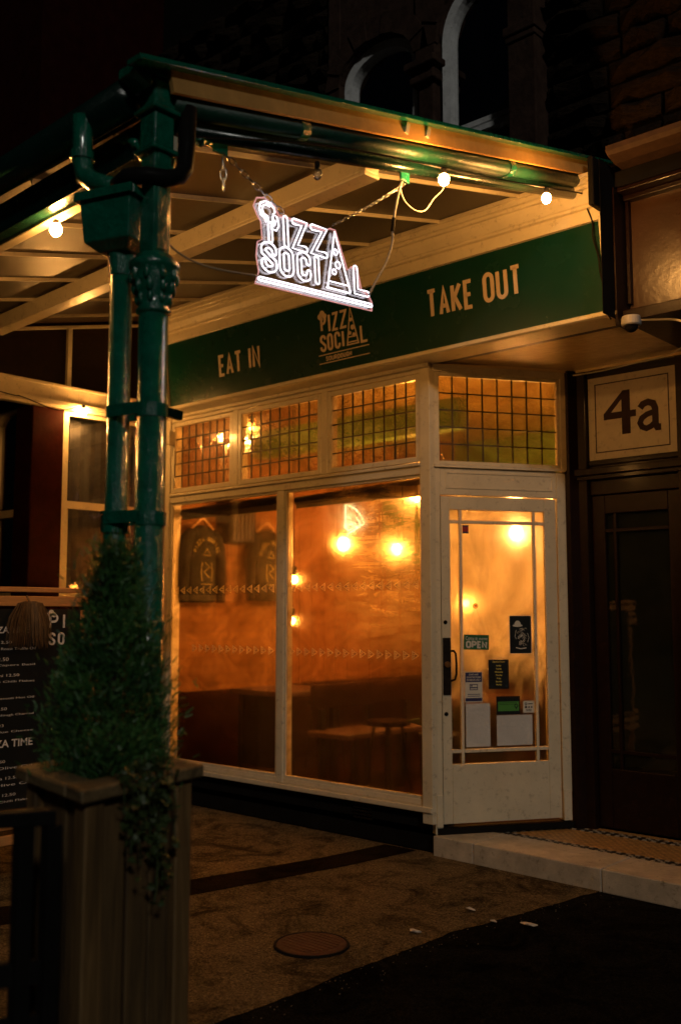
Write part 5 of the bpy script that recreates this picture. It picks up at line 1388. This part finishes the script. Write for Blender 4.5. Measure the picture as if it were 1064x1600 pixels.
for i in range(420):
    z_ = 1.03 + .63*(rt.random()**1.15); a = rt.random()*6.283; r_ = crown_r(z_)*(.55+.5*rt.random())
    cl.append((Vector((TC.x+r_*math.cos(a), TC.y+r_*math.sin(a), z_)), a, rt.uniform(.035,.065)))
for c, a, s_ in cl:
    for j in range(40):
        o_ = Vector((rt.gauss(0,1), rt.gauss(0,1), rt.gauss(0,1)))*s_*.55
        d = (Vector((math.cos(a), math.sin(a), 1.5))*.6 + Vector((rt.gauss(0,.6), rt.gauss(0,.6), rt.gauss(0,.5)))).normalized()
        spray(c+o_, d, rt.uniform(.014,.028))
for i in range(30):     # stray tips that break the outline
    z_ = rt.uniform(1.1,1.68); a = rt.random()*6.283; r_ = crown_r(z_)*1.0
    spray(Vector((TC.x+r_*math.cos(a), TC.y+r_*math.sin(a), z_)), Vector((math.cos(a)*.5, math.sin(a)*.5, 1)).normalized(), .04)
mb = MB(); mb.v = V; mb.f = Fc; mb.build('crown', leaf_mat('conifer foliage', (.022,.12,.030), (.11,.24,.05)), tree, fix=False)
# trailing ivy over the planter's rim
ivy = thing('ivy_plant', NC + u_*.05 + v_*.25 + Vector((0,0,PH-.03)), 'ivy with pale edged leaves trailing down the planter front', 'ivy')
ivm = leaf_mat('ivy leaf green', (.030,.060,.014), (.14,.15,.05))
lm = bpy.data.meshes.new('leaf')
lp_ = [(0,0,0),(-.35,.10,.05),(-.55,.42,-.02),(-.28,.52,.06),(-.22,.85,0),(0,1.0,-.06),(.22,.85,0),(.28,.52,.06),(.55,.42,-.02),(.35,.10,.05),(0,.45,.10)]
lm.from_pydata([tuple(q*.021 for q in p) for p in lp_], [], [(i,(i+1)%10,10) for i in range(10)]); lm.materials.append(ivm)
lc = 0
iw = parent_world(ivy)
for s in range(11):
    b = .13 + .20*s/10 + rt.uniform(-.01,.01); out = -.02; L = rt.uniform(.08,.30)*(1.0 if 2 < s < 9 else .6)
    p = Vector(pf(.05, b, PH+.005)); pts = [p.copy()]
    q = Vector(pf(-.012, b, PH+.008)); pts.append(q.copy())
    zz = PH
    while zz > PH - L:
        zz -= .035; b += rt.uniform(-.012,.012); pts.append(Vector(pf(-.024-rt.random()*.014, b, zz)))
    mb = MB(); mb.tube(pts, .0022, 4); mb.build('stem', ivm, ivy)
    for k_, c in enumerate(pts):
        for j in range(3 if k_ > 3 else 5):
            if lc >= 295: break
            o = bpy.data.objects.new('leaf', lm); COL.objects.link(o); o.parent = ivy
            jit = v_*rt.uniform(-.035,.035) + Vector((0,0,rt.uniform(-.02,.025))) - u_*rt.uniform(0,.03)
            o.location = c + jit - iw; o.rotation_euler = (rt.uniform(-.8,2.2), rt.uniform(-.7,.7), rt.uniform(0,6.28)); q_ = rt.uniform(.7,1.35); o.scale = (q_,q_,q_); lc += 1

# ================================================================== SMALL THINGS ON THE GROUND
mh = thing('manhole_cover', (.667,-1.781,.0), 'small rusty round cover set in the forecourt', 'cover')
mb = MB(); mb.tube([(.667+.168*math.cos(R(a)),-1.781+.168*math.sin(R(a)),.0) for a in range(0,360,12)], .008, 6, closed=True); mb.build('frame', black, mh)
mb = MB(); mb.lathe((.667,-1.781,0), [(.16,-.003),(.16,.006),(.145,.010),(.01,.012)], 28); mb.build('lid', paint('rusty iron', (.07,.022,.012), .8, .4, 20, .8, 60), mh)
mb = MB()
for i in range(-4,5):
    L = math.sqrt(max(0,.13**2-(i*.028)**2)); mb.box(.667-L,.667+L,-1.781+i*.028-.004,-1.781+i*.028+.004,.011,.014)
mb.build('rib', paint('rusty iron rib', (.09,.03,.016), .7, .4), mh)
for i, (x, y, s_, lb) in enumerate(((.909,-1.327,.032,'pale litter scrap left of the others on the forecourt edge'),(.904,-.861,.022,'small pale scrap at the forecourt edge nearest the doorstep'),(1.255,-.882,.035,'longest pale litter scrap on the dark tarmac'),(1.10,-.95,.018,'tiny pale scrap between two larger ones on the tarmac'))):
    t = MB(); pts = []
    for k in range(9):
        a = 2*math.pi*k/9; r_ = s_*rnd.uniform(.6,1.1); pts.append((x+r_*math.cos(a)*1.5, y+r_*math.sin(a)*.6, .004+rnd.random()*.010))
    pts += [(p[0], p[1], p[2]+.002) for p in pts]
    t.add(pts, [tuple(range(9)), tuple(range(17,8,-1))] + [(k,(k+1)%9,9+(k+1)%9,9+k) for k in range(9)])
    tag(t.build('litter_scrap', paper, None), lb, 'litter')
grit = MB()
for k in range(260):
    y = rnd.uniform(-3.0,-.1); x = 1.0+.0*y + rnd.gauss(.0,.10) + (.2 if y > -1.2 else 0)*(y+1.2)/1.1; s_ = rnd.uniform(.0015,.004)
    grit.add([(x-s_,y-s_,0),(x+s_,y-s_,0),(x,y+s_,0),(x,y,s_)], [(0,1,3),(1,2,3),(2,0,3)])
grit.build('grit', paint('pale grit', (.14,.12,.09), .9, .3), None, kind='stuff')['label'] = 'pale grit scattered along the forecourt edge'
